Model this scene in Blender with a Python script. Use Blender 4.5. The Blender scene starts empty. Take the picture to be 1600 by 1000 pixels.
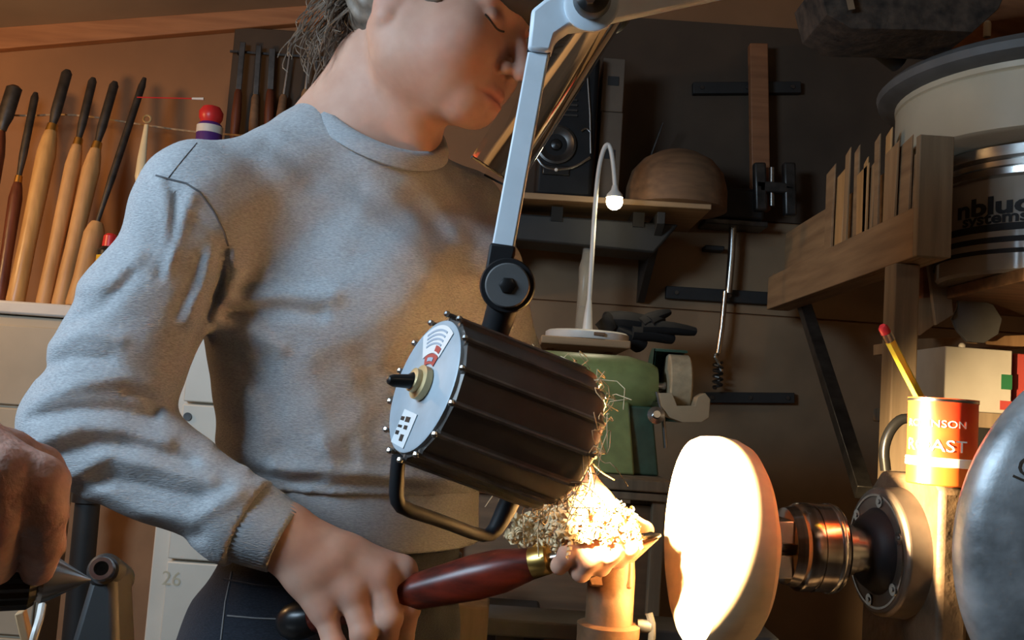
import bpy, bmesh, math, random
import numpy as np
from mathutils import Vector, Matrix
from mathutils.bvhtree import BVHTree

random.seed(7)
rng = np.random.default_rng(7)
SC = bpy.context.scene
COL = SC.collection
R = math.radians

# ------------------------------------------------------------------ camera
F = 1500.0
PITCH, ROLL = R(5.0), R(4.0)
CAM = Vector((0.0, 0.0, 1.20))
c_f = Vector((0, math.cos(PITCH), math.sin(PITCH)))
_u0 = Vector((0, -math.sin(PITCH), math.cos(PITCH)))
_r0 = Vector((1, 0, 0))
c_r = _r0 * math.cos(ROLL) + _u0 * math.sin(ROLL)
c_u = -_r0 * math.sin(ROLL) + _u0 * math.cos(ROLL)
cam_data = bpy.data.cameras.new('camera')
cam_data.sensor_width = 36.0
cam_data.lens = 36.0 * F / 1600.0
cam_data.clip_start = 0.02
cam = bpy.data.objects.new('camera', cam_data)
COL.objects.link(cam)
mw = Matrix((c_r, c_u, -c_f)).transposed().to_4x4()
mw.translation = CAM
cam.matrix_world = mw
SC.camera = cam


def P(px, py, d):
    """surveyed point: direction of a sight line and its distance along the view axis"""
    return CAM + c_f * d + c_r * ((px - 800) / F * d) - c_u * ((py - 500) / F * d)


def PY(px, py, Y):
    """point of the sight line on the vertical plane y = Y"""
    v = c_f + c_r * ((px - 800) / F) - c_u * ((py - 500) / F)
    return CAM + v * ((Y - CAM.y) / v.y)


def PX(px, py, X):
    v = c_f + c_r * ((px - 800) / F) - c_u * ((py - 500) / F)
    return CAM + v * ((X - CAM.x) / v.x)


def PZ(px, py, Z):
    v = c_f + c_r * ((px - 800) / F) - c_u * ((py - 500) / F)
    return CAM + v * ((Z - CAM.z) / v.z)


# ------------------------------------------------------------------ world, exposure, lights
SC.view_settings.view_transform = 'Standard'
SC.view_settings.look = 'None'
SC.view_settings.gamma = 1.0
SC.view_settings.use_curve_mapping = False
SC.view_settings.exposure = 0.0
SC.cycles.max_bounces = 6
SC.cycles.diffuse_bounces = 3
SC.cycles.glossy_bounces = 3
SC.cycles.transparent_max_bounces = 10
SC.cycles.use_denoising = True

world = bpy.data.worlds.new('world')
SC.world = world
world.use_nodes = True
world.node_tree.nodes['Background'].inputs[0].default_value = (0.75, 0.68, 0.6, 1)
world.node_tree.nodes['Background'].inputs[1].default_value = 0.018


def light(name, kind, loc, target, energy, color, **kw):
    d = bpy.data.lights.new(name, kind)
    d.energy = energy
    d.color = color
    for k, v in kw.items():
        setattr(d, k, v)
    o = bpy.data.objects.new(name, d)
    COL.objects.link(o)
    o.location = loc
    if target is not None:
        o.rotation_euler = (Vector(target) - Vector(loc)).to_track_quat('-Z', 'Y').to_euler()
    return o


# cool daylight strip lamp over the tailstock end, out of the frame on the left
light('daylight_lamp', 'AREA', (-1.12, 0.22, 1.78), (-0.25, 1.0, 1.2), 25, (0.58, 0.79, 1.0), shape='RECTANGLE', size=0.55, size_y=0.40)
# tungsten bulb over the tool wall, out of the frame on the left
light('tool_wall_bulb', 'POINT', (-1.75, 1.75, 1.80), None, 20.0, (1.0, 0.60, 0.26), shadow_soft_size=0.06)
# unseen warm fill light high at the right, behind the camera
light('warm_fill', 'AREA', (1.2, -0.4, 2.2), (0.8, 1.8, 1.2), 1.6, (1.0, 0.76, 0.5), shape='RECTANGLE', size=1.2, size_y=0.2)
LATHE_LAMP_W = 215.0
DESK_LAMP_W = 1.5


# ------------------------------------------------------------------ materials
def _nt(name):
    m = bpy.data.materials.new(name)
    m.use_nodes = True
    nt = m.node_tree
    return m, nt, nt.nodes['Principled BSDF']


def mat(name, col, rough=0.55, metal=0.0, var=0.12, scale=18.0, stretch=(1, 1, 1), bump=0.0, bscale=None, coat=0.0, col2=None,
        detail=4.0, spec=None, sss=0.0):
    m, nt, b = _nt(name)
    N, L = nt.nodes, nt.links
    tc = N.new('ShaderNodeTexCoord')
    mp = N.new('ShaderNodeMapping')
    mp.inputs['Scale'].default_value = stretch
    L.new(tc.outputs['Object'], mp.inputs['Vector'])
    no = N.new('ShaderNodeTexNoise')
    no.inputs['Scale'].default_value = scale
    no.inputs['Detail'].default_value = detail
    L.new(mp.outputs['Vector'], no.inputs['Vector'])
    rp = N.new('ShaderNodeValToRGB')
    c2 = col2 or tuple(max(0, x * (1 - 2.2 * var)) for x in col)
    c1 = tuple(min(1, x * (1 + var)) for x in col)
    rp.color_ramp.elements[0].position = 0.3
    rp.color_ramp.elements[0].color = (*c2, 1)
    rp.color_ramp.elements[1].position = 0.7
    rp.color_ramp.elements[1].color = (*c1, 1)
    L.new(no.outputs['Fac'], rp.inputs['Fac'])
    L.new(rp.outputs['Color'], b.inputs['Base Color'])
    b.inputs['Roughness'].default_value = rough
    b.inputs['Metallic'].default_value = metal
    if coat:
        b.inputs['Coat Weight'].default_value = coat
        b.inputs['Coat Roughness'].default_value = 0.12
    if spec is not None:
        b.inputs['Specular IOR Level'].default_value = spec
    if sss:
        b.inputs['Subsurface Weight'].default_value = sss
        b.inputs['Subsurface Radius'].default_value = (0.012, 0.005, 0.003)
        b.inputs['Subsurface Scale'].default_value = 0.6
    if bump:
        n2 = N.new('ShaderNodeTexNoise')
        n2.inputs['Scale'].default_value = bscale or scale * 3
        n2.inputs['Detail'].default_value = 3
        L.new(mp.outputs['Vector'], n2.inputs['Vector'])
        bp = N.new('ShaderNodeBump')
        bp.inputs['Strength'].default_value = bump
        bp.inputs['Distance'].default_value = 0.004
        L.new(n2.outputs['Fac'], bp.inputs['Height'])
        L.new(bp.outputs['Normal'], b.inputs['Normal'])
    return m


def wood(name, col, dark, rough=0.5, stretch=(30, 30, 2.5), coat=0.0):
    return mat(name, col, rough, 0, 0.1, 1.6, stretch, 0.15, 3.0, coat, dark, 6)


def emit(name, col, strength):
    m, nt, b = _nt(name)
    b.inputs['Base Color'].default_value = (*col, 1)
    b.inputs['Emission Color'].default_value = (*col, 1)
    b.inputs['Emission Strength'].default_value = strength
    return m


M = {}
M['wall'] = mat('wall hardboard', (0.31, 0.145, 0.06), 0.75, 0, 0.12, 2.5, (1, 1, 1), 0.1, 60)
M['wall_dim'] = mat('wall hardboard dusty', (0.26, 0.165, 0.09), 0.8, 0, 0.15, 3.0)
M['wall_shade'] = mat('shade-darkened board', (0.075, 0.047, 0.028), 0.8, 0, 0.2, 3.0)  # dark tone paints in the shade of unlit wall
M['ceil'] = mat('ceiling board', (0.36, 0.27, 0.19), 0.85, 0, 0.12, 2.0)
M['floor'] = mat('concrete floor', (0.22, 0.19, 0.16), 0.9, 0, 0.2, 6.0, (1, 1, 1), 0.2)
M['trim'] = wood('red pine trim', (0.42, 0.18, 0.07), (0.30, 0.12, 0.045), 0.6, (2.5, 30, 30))
M['beech'] = wood('ash handle', (0.62, 0.36, 0.13), (0.46, 0.24, 0.08), 0.35)
M['beech2'] = wood('pale ash handle', (0.60, 0.34, 0.14), (0.47, 0.25, 0.09), 0.5)
M['dark_handle'] = wood('walnut handle', (0.16, 0.045, 0.02), (0.08, 0.02, 0.01), 0.35)
M['pine'] = wood('dusty pine', (0.40, 0.24, 0.115), (0.28, 0.16, 0.075), 0.7)
M['pine_y'] = wood('dusty pine along y', (0.36, 0.22, 0.11), (0.24, 0.14, 0.07), 0.7, (30, 2.5, 30))
M['pine_x'] = wood('dusty pine along x', (0.40, 0.25, 0.13), (0.28, 0.17, 0.085), 0.7, (2.5, 30, 30))
M['grey_wood'] = wood('weathered wood', (0.30, 0.22, 0.135), (0.2, 0.145, 0.09), 0.75)
M['orange_wood'] = wood('orange wood', (0.34, 0.135, 0.055), (0.24, 0.09, 0.035), 0.6, (2.5, 30, 30))
M['brown_wood'] = wood('bench wood', (0.22, 0.115, 0.055), (0.13, 0.07, 0.035), 0.7, (2.5, 30, 30))
M['steel_dark'] = mat('dark tool steel', (0.10, 0.095, 0.09), 0.38, 0.8, 0.2, 30)
M['steel'] = mat('bright steel', (0.55, 0.54, 0.52), 0.24, 1.0, 0.08, 20)
M['steel_brushed'] = mat('turned steel', (0.50, 0.46, 0.42), 0.22, 1.0, 0.12, 40)
M['chrome_rings'] = mat('chuck steel', (0.42, 0.37, 0.33), 0.2, 1.0, 0.2, 2.0, (60, 1, 1))
M['cast'] = mat('dusty cast iron', (0.105, 0.068, 0.038), 0.6, 0.35, 0.25, 30, (1, 1, 1), 0.25, 120)
M['cast_face'] = mat('flange steel', (0.17, 0.135, 0.105), 0.45, 0.7, 0.2, 25)
M['wheel_metal'] = mat('scarred aluminium', (0.40, 0.415, 0.42), 0.48, 0.55, 0.3, 28, (1, 1, 1), 0.10, 110)
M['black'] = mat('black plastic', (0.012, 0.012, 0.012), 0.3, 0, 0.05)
M['black_matte'] = mat('black matt paint', (0.02, 0.019, 0.018), 0.6, 0, 0.1)
M['black_metal'] = mat('black enamel', (0.014, 0.014, 0.015), 0.55, 0.0, 0.1, 25, spec=0.2)
M['white_paint'] = mat('white enamel', (0.72, 0.66, 0.55), 0.45, 0, 0.05, 6)
M['beige_paint'] = mat('beige enamel', (0.50, 0.43, 0.32), 0.5, 0, 0.06, 6)
M['white_plastic'] = mat('white plastic', (0.75, 0.72, 0.66), 0.4, 0, 0.04)
M['lamp_arm'] = mat('pale blue enamel', (0.62, 0.70, 0.76), 0.45, 0.0, 0.04, 30)
M['lamp_plate'] = mat('grey blue enamel', (0.40, 0.47, 0.52), 0.5, 0.1, 0.06, 40)
M['lamp_body'] = mat('bronze grey enamel', (0.125, 0.112, 0.102), 0.36, 0.2, 0.12, 25, coat=0.2)
M['lamp_rib'] = mat('pale rib enamel', (0.24, 0.225, 0.21), 0.35, 0.5, 0.2, 50)
M['reflector'] = mat('reflector', (0.9, 0.88, 0.82), 0.15, 1.0, 0.02)
M['blank'] = mat('pale turned wood', (0.80, 0.62, 0.40), 0.6, 0, 0.06, 1.4, (8, 40, 40))
M['rest_wood'] = mat('dusty tool rest iron', (0.17, 0.082, 0.036), 0.55, 0.25, 0.2, 40, (1, 1, 1), 0.15, 90)
M['rosewood'] = mat('polished rosewood', (0.12, 0.016, 0.008), 0.30, 0, 0.3, 3, (4, 30, 30), spec=0.3, col2=(0.035, 0.008, 0.006))
M['brass'] = mat('brass', (0.75, 0.48, 0.14), 0.3, 1.0, 0.08, 30)
M['brass_pale'] = mat('pale ferrule', (0.75, 0.66, 0.42), 0.3, 0.9, 0.08, 30)
M['skin_second'] = mat('skin of second person', (0.56, 0.32, 0.25), 0.5, 0, 0.14, 45, (1, 1, 1), 0.35, 160, sss=0.1)
M['green'] = mat('green hammered enamel', (0.27, 0.31, 0.11), 0.4, 0, 0.1, 30)  # yellowed green: the machine lamp's glow is put into the colour
M['green_dark'] = mat('dark green enamel', (0.05, 0.105, 0.07), 0.4, 0, 0.15, 30)
M['stone'] = mat('grinding wheel', (0.52, 0.40, 0.24), 0.85, 0, 0.1, 60, (1, 1, 1), 0.2)
M['tan_plastic'] = mat('tan tool rest', (0.55, 0.42, 0.26), 0.5, 0, 0.06)
M['red_cap'] = mat('red plastic', (0.72, 0.03, 0.03), 0.35, 0, 0.05)
M['purple'] = mat('purple tin', (0.10, 0.03, 0.22), 0.4, 0, 0.1)
M['yellow_label'] = mat('yellow label', (0.75, 0.48, 0.03), 0.5, 0, 0.05)
M['cream'] = mat('cream enamel', (0.50, 0.44, 0.32), 0.35, 0, 0.05, 8)
M['gasket'] = mat('grey rubber', (0.11, 0.11, 0.108), 0.6, 0, 0.1)
M['smoked'] = mat('smoky drum plastic', (0.46, 0.39, 0.31), 0.14, 0.0, 0.15, 5, coat=0.5)
M['ink'] = mat('black ink', (0.015, 0.013, 0.012), 0.6, 0, 0.0)
M['white_ink'] = mat('white ink', (0.85, 0.83, 0.78), 0.5, 0, 0.0)
M['card'] = mat('brown card', (0.28, 0.145, 0.07), 0.85, 0, 0.1, 10)
M['card_dim'] = mat('grey brown card', (0.16, 0.11, 0.075), 0.85, 0, 0.1, 10)
M['paper'] = mat('white carton', (0.52, 0.49, 0.42), 0.7, 0, 0.04)
M['green_ink'] = mat('green print', (0.02, 0.16, 0.06), 0.6, 0, 0.05)
M['red_ink'] = mat('red print', (0.45, 0.06, 0.05), 0.6, 0, 0.05)
M['pencil'] = mat('yellow pencil', (0.80, 0.72, 0.06), 0.45, 0, 0.05)
M['rope'] = mat('hemp string', (0.50, 0.34, 0.2), 0.9, 0, 0.2, 80)
M['shaving'] = mat('wood shaving', (0.80, 0.60, 0.34), 0.7, 0, 0.15, 40)
M['dust'] = mat('wood dust', (0.06, 0.04, 0.027), 0.95, 0, 0.35, 40, (1, 1, 1), 0.35, 90)
M['leather'] = mat('black cloth', (0.014, 0.013, 0.013), 0.85, 0, 0.2, 20)
M['hair'] = mat('ash brown hair', (0.20, 0.15, 0.11), 0.5, 0, 0.3, 60)
M['cap'] = mat('black cap cloth', (0.022, 0.018, 0.017), 0.85, 0, 0.1)
M['lash'] = mat('dark lashes', (0.02, 0.012, 0.01), 0.7, 0, 0.0)
M['bulb'] = emit('lit bulb', (1.0, 0.75, 0.4), 40)
M['faded'] = mat('faded stamp', (0.60, 0.52, 0.36), 0.5, 0, 0.1)
M['led'] = emit('lit led lamp', (1.0, 0.86, 0.55), 22)
M['tag_brass'] = mat('old brass', (0.62, 0.47, 0.24), 0.4, 0.4, 0.1)
M['ivory'] = mat('ivory plastic', (0.85, 0.72, 0.45), 0.35, 0, 0.04)


def mat_visor():
    m, nt, b = _nt('clear visor plastic')
    N, L = nt.nodes, nt.links
    out = N['Material Output']
    tr = N.new('ShaderNodeBsdfTransparent')
    tr.inputs[0].default_value = (0.93, 0.92, 0.91, 1)
    gl = N.new('ShaderNodeBsdfGlossy')
    gl.inputs['Roughness'].default_value = 0.05
    df = N.new('ShaderNodeBsdfDiffuse')
    df.inputs[0].default_value = (0.6, 0.58, 0.57, 1)
    fr = N.new('ShaderNodeFresnel')
    fr.inputs['IOR'].default_value = 1.55
    m1 = N.new('ShaderNodeMixShader')
    m1.inputs[0].default_value = 0.05
    L.new(tr.outputs[0], m1.inputs[1])
    L.new(df.outputs[0], m1.inputs[2])
    m2 = N.new('ShaderNodeMixShader')
    L.new(fr.outputs[0], m2.inputs[0])
    L.new(m1.outputs[0], m2.inputs[1])
    L.new(gl.outputs[0], m2.inputs[2])
    L.new(m2.outputs[0], out.inputs['Surface'])
    return m


def mat_clear():
    m, nt, b = _nt('clear bottle plastic')
    b.inputs['Base Color'].default_value = (0.75, 0.7, 0.6, 1)
    b.inputs['Roughness'].default_value = 0.15
    b.inputs['Transmission Weight'].default_value = 0.75
    b.inputs['IOR'].default_value = 1.2
    return m


def mat_cloth(name, c1, c2, scale, bump, rough=0.95):
    """heathered knit: fine flecks plus a knit relief"""
    m, nt, b = _nt(name)
    N, L = nt.nodes, nt.links
    tc = N.new('ShaderNodeTexCoord')
    n1 = N.new('ShaderNodeTexNoise')
    n1.inputs['Scale'].default_value = scale
    n1.inputs['Detail'].default_value = 4
    mp = N.new('ShaderNodeMapping')
    mp.inputs['Scale'].default_value = (0.6, 0.6, 2.2)
    L.new(tc.outputs['Object'], mp.inputs['Vector'])
    L.new(mp.outputs['Vector'], n1.inputs['Vector'])
    rp = N.new('ShaderNodeValToRGB')
    rp.color_ramp.elements[0].position = 0.25
    rp.color_ramp.elements[1].position = 0.75
    rp.color_ramp.elements[0].color = (*c1, 1)
    rp.color_ramp.elements[1].color = (*c2, 1)
    L.new(n1.outputs['Fac'], rp.inputs['Fac'])
    L.new(rp.outputs['Color'], b.inputs['Base Color'])
    b.inputs['Roughness'].default_value = rough
    b.inputs['Specular IOR Level'].default_value = 0.15
    b.inputs['Sheen Weight'].default_value = 0.15
    bp = N.new('ShaderNodeBump')
    bp.inputs['Strength'].default_value = bump
    bp.inputs['Distance'].default_value = 0.002
    L.new(n1.outputs['Fac'], bp.inputs['Height'])
    L.new(bp.outputs['Normal'], b.inputs['Normal'])
    return m


def mat_skin(name):
    m, nt, b = _nt(name)
    N, L = nt.nodes, nt.links
    at = N.new('ShaderNodeAttribute')
    at.attribute_name = 'tint'
    tc = N.new('ShaderNodeTexCoord')
    n1 = N.new('ShaderNodeTexNoise')
    n1.inputs['Scale'].default_value = 35
    n1.inputs['Detail'].default_value = 5
    L.new(tc.outputs['Object'], n1.inputs['Vector'])
    rp = N.new('ShaderNodeValToRGB')
    rp.color_ramp.elements[0].color = (0.47, 0.245, 0.165, 1)
    rp.color_ramp.elements[1].color = (0.55, 0.315, 0.22, 1)
    rp.color_ramp.elements[0].position = 0.3
    rp.color_ramp.elements[1].position = 0.7
    L.new(n1.outputs['Fac'], rp.inputs['Fac'])
    mx = N.new('ShaderNodeMixRGB')
    mx.inputs[2].default_value = (0.38, 0.12, 0.095, 1)
    L.new(at.outputs['Fac'], mx.inputs[0])
    L.new(rp.outputs['Color'], mx.inputs[1])
    L.new(mx.outputs[0], b.inputs['Base Color'])
    b.inputs['Roughness'].default_value = 0.62
    b.inputs['Specular IOR Level'].default_value = 0.35
    b.inputs['Subsurface Weight'].default_value = 0.12
    b.inputs['Subsurface Radius'].default_value = (0.012, 0.005, 0.003)
    b.inputs['Subsurface Scale'].default_value = 0.6
    return m


M['visor'] = mat_visor()
M['clear'] = mat_clear()
M['sweater'] = mat_cloth('grey heather knit', (0.24, 0.245, 0.25), (0.42, 0.425, 0.43), 420, 0.5)
M['rib_knit'] = mat_cloth('grey ribbed knit', (0.24, 0.25, 0.26), (0.38, 0.385, 0.39), 420, 0.5)
M['denim'] = mat_cloth('dark denim', (0.010, 0.011, 0.015), (0.024, 0.027, 0.036), 500, 0.4, 0.85)
M['skin'] = mat_skin('skin')


# ------------------------------------------------------------------ mesh helpers
def frame(o, z, hint=Vector((0, 0, 1))):
    z = Vector(z).normalized()
    x = Vector(hint).cross(z)
    if x.length < 1e-4:
        x = Vector((1, 0, 0)).cross(z)
    x.normalize()
    y = z.cross(x)
    m = Matrix((x, y, z)).transposed().to_4x4()
    m.translation = Vector(o)
    return m


class MB:
    def __init__(s):
        s.v, s.f = [], []

    def add(s, vs, fs):
        n = len(s.v)
        s.v += [Vector(v) for v in vs]
        s.f += [tuple(i + n for i in f) for f in fs]
        return s

    def hexa(s, p):
        """p: four corners of one face, then the four of the opposite face in the same order"""
        return s.add(p, [(3, 2, 1, 0), (4, 5, 6, 7), (0, 1, 5, 4), (1, 2, 6, 5), (2, 3, 7, 6), (3, 0, 4, 7)])

    def box(s, c, size, m=None):
        x, y, z = size[0] / 2, size[1] / 2, size[2] / 2
        ps = [Vector((a * x, b * y, -z)) for a, b in ((-1, -1), (1, -1), (1, 1), (-1, 1))] + \
             [Vector((a * x, b * y, z)) for a, b in ((-1, -1), (1, -1), (1, 1), (-1, 1))]
        if m is not None:
            ps = [m @ (p + Vector(c)) for p in ps]
        else:
            ps = [p + Vector(c) for p in ps]
        return s.hexa(ps)

    def bar(s, a, b, w, h, hint=Vector((0, 0, 1))):
        """rectangular bar from a to b; w across, h along hint"""
        a, b = Vector(a), Vector(b)
        fm = frame(a, b - a, hint)
        L = (b - a).length
        return s.box((0, 0, L / 2), (w, h, L), fm)

    def lathe(s, o, ax, prof, n=32, hint=Vector((0, 0, 1)), closed=False, scale=(1, 1)):
        fm = frame(o, ax, hint)
        vs, fs = [], []
        k = len(prof)
        for t, r in prof:
            for i in range(n):
                a = 2 * math.pi * i / n
                vs.append(fm @ Vector((max(r, 1e-5) * math.cos(a) * scale[0], max(r, 1e-5) * math.sin(a) * scale[1], t)))
        for j in range(k - 1):
            for i in range(n):
                i2 = (i + 1) % n
                fs.append((j * n + i, j * n + i2, (j + 1) * n + i2, (j + 1) * n + i))
        if closed:
            for i in range(n):
                i2 = (i + 1) % n
                fs.append(((k - 1) * n + i, (k - 1) * n + i2, i2, i))
        else:
            fs.append(tuple(reversed(range(n))))
            fs.append(tuple((k - 1) * n + i for i in range(n)))
        return s.add(vs, fs)

    def cyl(s, a, b, r, r2=None, n=20):
        a, b = Vector(a), Vector(b)
        return s.lathe(a, b - a, [(0, r), ((b - a).length, r if r2 is None else r2)], n)

    def ball(s, c, r, n=16, sq=(1, 1, 1), m=None):
        vs, fs = [], []
        k = n // 2
        for j in range(1, k):
            th = math.pi * j / k
            for i in range(n):
                a = 2 * math.pi * i / n
                p = Vector((r * math.sin(th) * math.cos(a) * sq[0], r * math.sin(th) * math.sin(a) * sq[1], r * math.cos(th) * sq[2]))
                vs.append((m.to_3x3() @ p if m else p) + Vector(c))
        top, bot = Vector((0, 0, r * sq[2])), Vector((0, 0, -r * sq[2]))
        vs.append((m.to_3x3() @ top if m else top) + Vector(c))
        vs.append((m.to_3x3() @ bot if m else bot) + Vector(c))
        t, b = len(vs) - 2, len(vs) - 1
        for j in range(k - 2):
            for i in range(n):
                i2 = (i + 1) % n
                fs.append((j * n + i, (j + 1) * n + i, (j + 1) * n + i2, j * n + i2))
        for i in range(n):
            i2 = (i + 1) % n
            fs.append((t, i, i2))
            fs.append((b, (k - 2) * n + i2, (k - 2) * n + i))
        return s.add(vs, fs)

    def tube(s, path, r, n=8, closed=False, smooth=0, flat=1.0):
        path = [Vector(p) for p in path]
        for _ in range(smooth):
            q = []
            m = len(path)
            for i in range(m if closed else m - 1):
                a, b = path[i], path[(i + 1) % m]
                q += [a * 0.75 + b * 0.25, a * 0.25 + b * 0.75]
            path = q if closed else [path[0]] + q + [path[-1]]
        m = len(path)
        rs = r if isinstance(r, (list, tuple)) else [r] * m
        if len(rs) != m:
            rs = list(np.interp(np.linspace(0, 1, m), np.linspace(0, 1, len(rs)), rs))
        vs, fs = [], []
        prev = None
        for i, p in enumerate(path):
            if closed:
                d = path[(i + 1) % m] - path[i - 1]
            else:
                d = path[min(i + 1, m - 1)] - path[max(i - 1, 0)]
            d.normalize()
            if prev is None:
                x = Vector((0, 0, 1)).cross(d)
                if x.length < 0.05:
                    x = Vector((1, 0, 0)).cross(d)
            else:
                x = prev - d * prev.dot(d)
            x.normalize()
            prev = x
            y = d.cross(x)
            for k in range(n):
                a = 2 * math.pi * k / n
                vs.append(p + (x * math.cos(a) + y * math.sin(a) * flat) * rs[i])
        for i in range(m if closed else m - 1):
            j = (i + 1) % m
            for k in range(n):
                k2 = (k + 1) % n
                fs.append((i * n + k, i * n + k2, j * n + k2, j * n + k))
        if not closed:
            fs.append(tuple(reversed(range(n))))
            fs.append(tuple((m - 1) * n + k for k in range(n)))
        return s.add(vs, fs)

    def prism(s, pts, m, z0, z1):
        """2-D outline in the frame m, extruded from z0 to z1"""
        n = len(pts)
        vs = [m @ Vector((x, y, z0)) for x, y in pts] + [m @ Vector((x, y, z1)) for x, y in pts]
        fs = [tuple(reversed(range(n))), tuple(range(n, 2 * n))]
        for i in range(n):
            j = (i + 1) % n
            fs.append((i, j, n + j, n + i))
        return s.add(vs, fs)

    def build(s, name, material, parent=None, bevel=0.0, sharp=38, segs=2):
        off = origin_of(parent)
        me = bpy.data.meshes.new(name)
        me.from_pydata([v - off for v in s.v], [], s.f)
        bm = bmesh.new()
        bm.from_mesh(me)
        bmesh.ops.recalc_face_normals(bm, faces=bm.faces)
        bm.to_mesh(me)
        bm.free()
        return finish(me, name, material, parent, bevel, sharp, segs)


def origin_of(parent):
    off = Vector((0, 0, 0))
    while parent is not None:
        off += parent.location
        parent = parent.parent
    return off


def finish(me, name, material, parent, bevel=0, sharp=38, segs=2):
    me.materials.append(material)
    me.shade_smooth()
    if sharp:
        me.set_sharp_from_angle(angle=R(sharp))
    o = bpy.data.objects.new(name, me)
    COL.objects.link(o)
    if parent is not None:
        o.parent = parent
    if bevel:
        b = o.modifiers.new('bevel', 'BEVEL')
        b.width = bevel
        b.segments = segs
        b.limit_method = 'ANGLE'
        b.angle_limit = R(35)
        b.harden_normals = False
    return o


def tag(o, label, cat, group=None, kind=None):
    o['label'] = label
    o['category'] = cat
    if group:
        o['group'] = group
    if kind:
        o['kind'] = kind
    return o


def thing(name, loc, label, cat, group=None):
    o = bpy.data.objects.new(name, None)
    o.empty_display_size = 0.05
    COL.objects.link(o)
    o.location = loc
    return tag(o, label, cat, group)


def struct(name, mb, m, parent=None, **kw):
    o = mb.build(name, m, parent, **kw)
    if parent is None:
        o['kind'] = 'structure'
    return o


def text_mesh(body, size, bold=0.0):
    """2-D lettering as triangles: (verts xy centred, faces)"""
    cu = bpy.data.curves.new('lettering', 'FONT')
    cu.body = body
    cu.size = size
    cu.align_x = 'CENTER'
    cu.align_y = 'CENTER'
    cu.resolution_u = 3
    cu.offset = bold
    o = bpy.data.objects.new('lettering', cu)
    COL.objects.link(o)
    dg = bpy.context.evaluated_depsgraph_get()
    dg.update()
    me = bpy.data.meshes.new_from_object(o.evaluated_get(dg))
    vs = [v.co.copy() for v in me.vertices]
    fs = [tuple(p.vertices) for p in me.polygons]
    bpy.data.objects.remove(o)
    bpy.data.curves.remove(cu)
    bpy.data.meshes.remove(me)
    return vs, fs


def flat_text(body, size, m, thick=0.0004):
    vs, fs = text_mesh(body, size)
    mb = MB()
    n = len(vs)
    mb.add([m @ Vector((v.x, v.y, thick)) for v in vs], fs)
    return mb


def wrap_text(body, size, centre, radius, ang, z, mid, hscale=1.0, bold=0.0):
    """lettering wrapped on a vertical cylinder: ang = direction of the middle of the word (radians, world)"""
    vs, fs = text_mesh(body, size, bold)
    mb = MB()
    out = []
    for v in vs:
        a = ang + v.x * hscale / radius
        out.append(Vector((centre[0] + radius * math.cos(a), centre[1] + radius * math.sin(a), z + v.y)))
    mb.add(out, fs)
    return mb
# ------------------------------------------------------------------ the room
YW = 2.75            # back wall
XL, XR, YF = -2.30, 1.75, -1.60
w = MB()
w.box(((XL + XR) / 2, YW + 0.05, 1.35), (XR - XL + 0.2, 0.1, 2.7))
wall_back = struct('wall_back', w, M['wall'])
struct('wall_left', MB().box((XL - 0.05, (YF + YW) / 2, 1.35), (0.1, YW - YF, 2.7)), M['wall'])
struct('wall_right', MB().box((XR + 0.05, (YF + YW) / 2, 1.35), (0.1, YW - YF, 2.7)), M['wall_dim'])
struct('wall_front', MB().box(((XL + XR) / 2, YF - 0.05, 1.35), (XR - XL + 0.2, 0.1, 2.7)), M['wall_dim'])
struct('floor', MB().box(((XL + XR) / 2, (YF + YW) / 2, -0.05), (XR - XL + 0.4, YW - YF + 0.4, 0.1)), M['floor'])

# boards fixed on the right half of the back wall: dusty hardboard below, above it a board coloured dark to paint in the unlit upper wall
x0, x1 = PY(800, 400, YW).x, XR
zs = PY(940, 476, YW).z
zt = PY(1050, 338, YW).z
MB().box(((x0 + x1) / 2, YW - 0.006, (0.3 + zs) / 2), (x1 - x0, 0.012, zs - 0.3 - 0.004)).build('panel', M['wall_dim'], wall_back, 0.002)
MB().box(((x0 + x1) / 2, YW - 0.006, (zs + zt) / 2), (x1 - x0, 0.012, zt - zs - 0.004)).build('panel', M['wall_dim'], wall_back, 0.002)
MB().box(((x0 + x1) / 2, YW - 0.006, (zt + 2.36) / 2), (x1 - x0, 0.012, 2.36 - zt - 0.004)).build('panel', M['wall_shade'], wall_back, 0.002)

# sloped ceiling: rises from the left to a ridge, then falls
za, zb = PY(0, 50, YW), PY(500, 14, YW)
slope = (zb.z - za.z) / (zb.x - za.x)


def zc(x):
    return za.z + slope * (x - za.x)


XRIDGE = 0.75
c = MB()
for y0, y1 in ((YF - 0.1, YW + 0.1),):
    c.hexa([(XL - 0.1, y0, zc(XL - 0.1)), (XRIDGE, y0, zc(XRIDGE)), (XRIDGE, y1, zc(XRIDGE)), (XL - 0.1, y1, zc(XL - 0.1)),
            (XL - 0.1, y0, zc(XL - 0.1) + 0.08), (XRIDGE, y0, zc(XRIDGE) + 0.08), (XRIDGE, y1, zc(XRIDGE) + 0.08), (XL - 0.1, y1, zc(XL - 0.1) + 0.08)])
    zr = zc(XRIDGE) - 0.25 * (XR + 0.1 - XRIDGE)
    c.hexa([(XRIDGE, y0, zc(XRIDGE)), (XR + 0.1, y0, zr), (XR + 0.1, y1, zr), (XRIDGE, y1, zc(XRIDGE)),
            (XRIDGE, y0, zc(XRIDGE) + 0.08), (XR + 0.1, y0, zr + 0.08), (XR + 0.1, y1, zr + 0.08), (XRIDGE, y1, zc(XRIDGE) + 0.08)])
struct('ceiling', c, M['ceil'])
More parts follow.
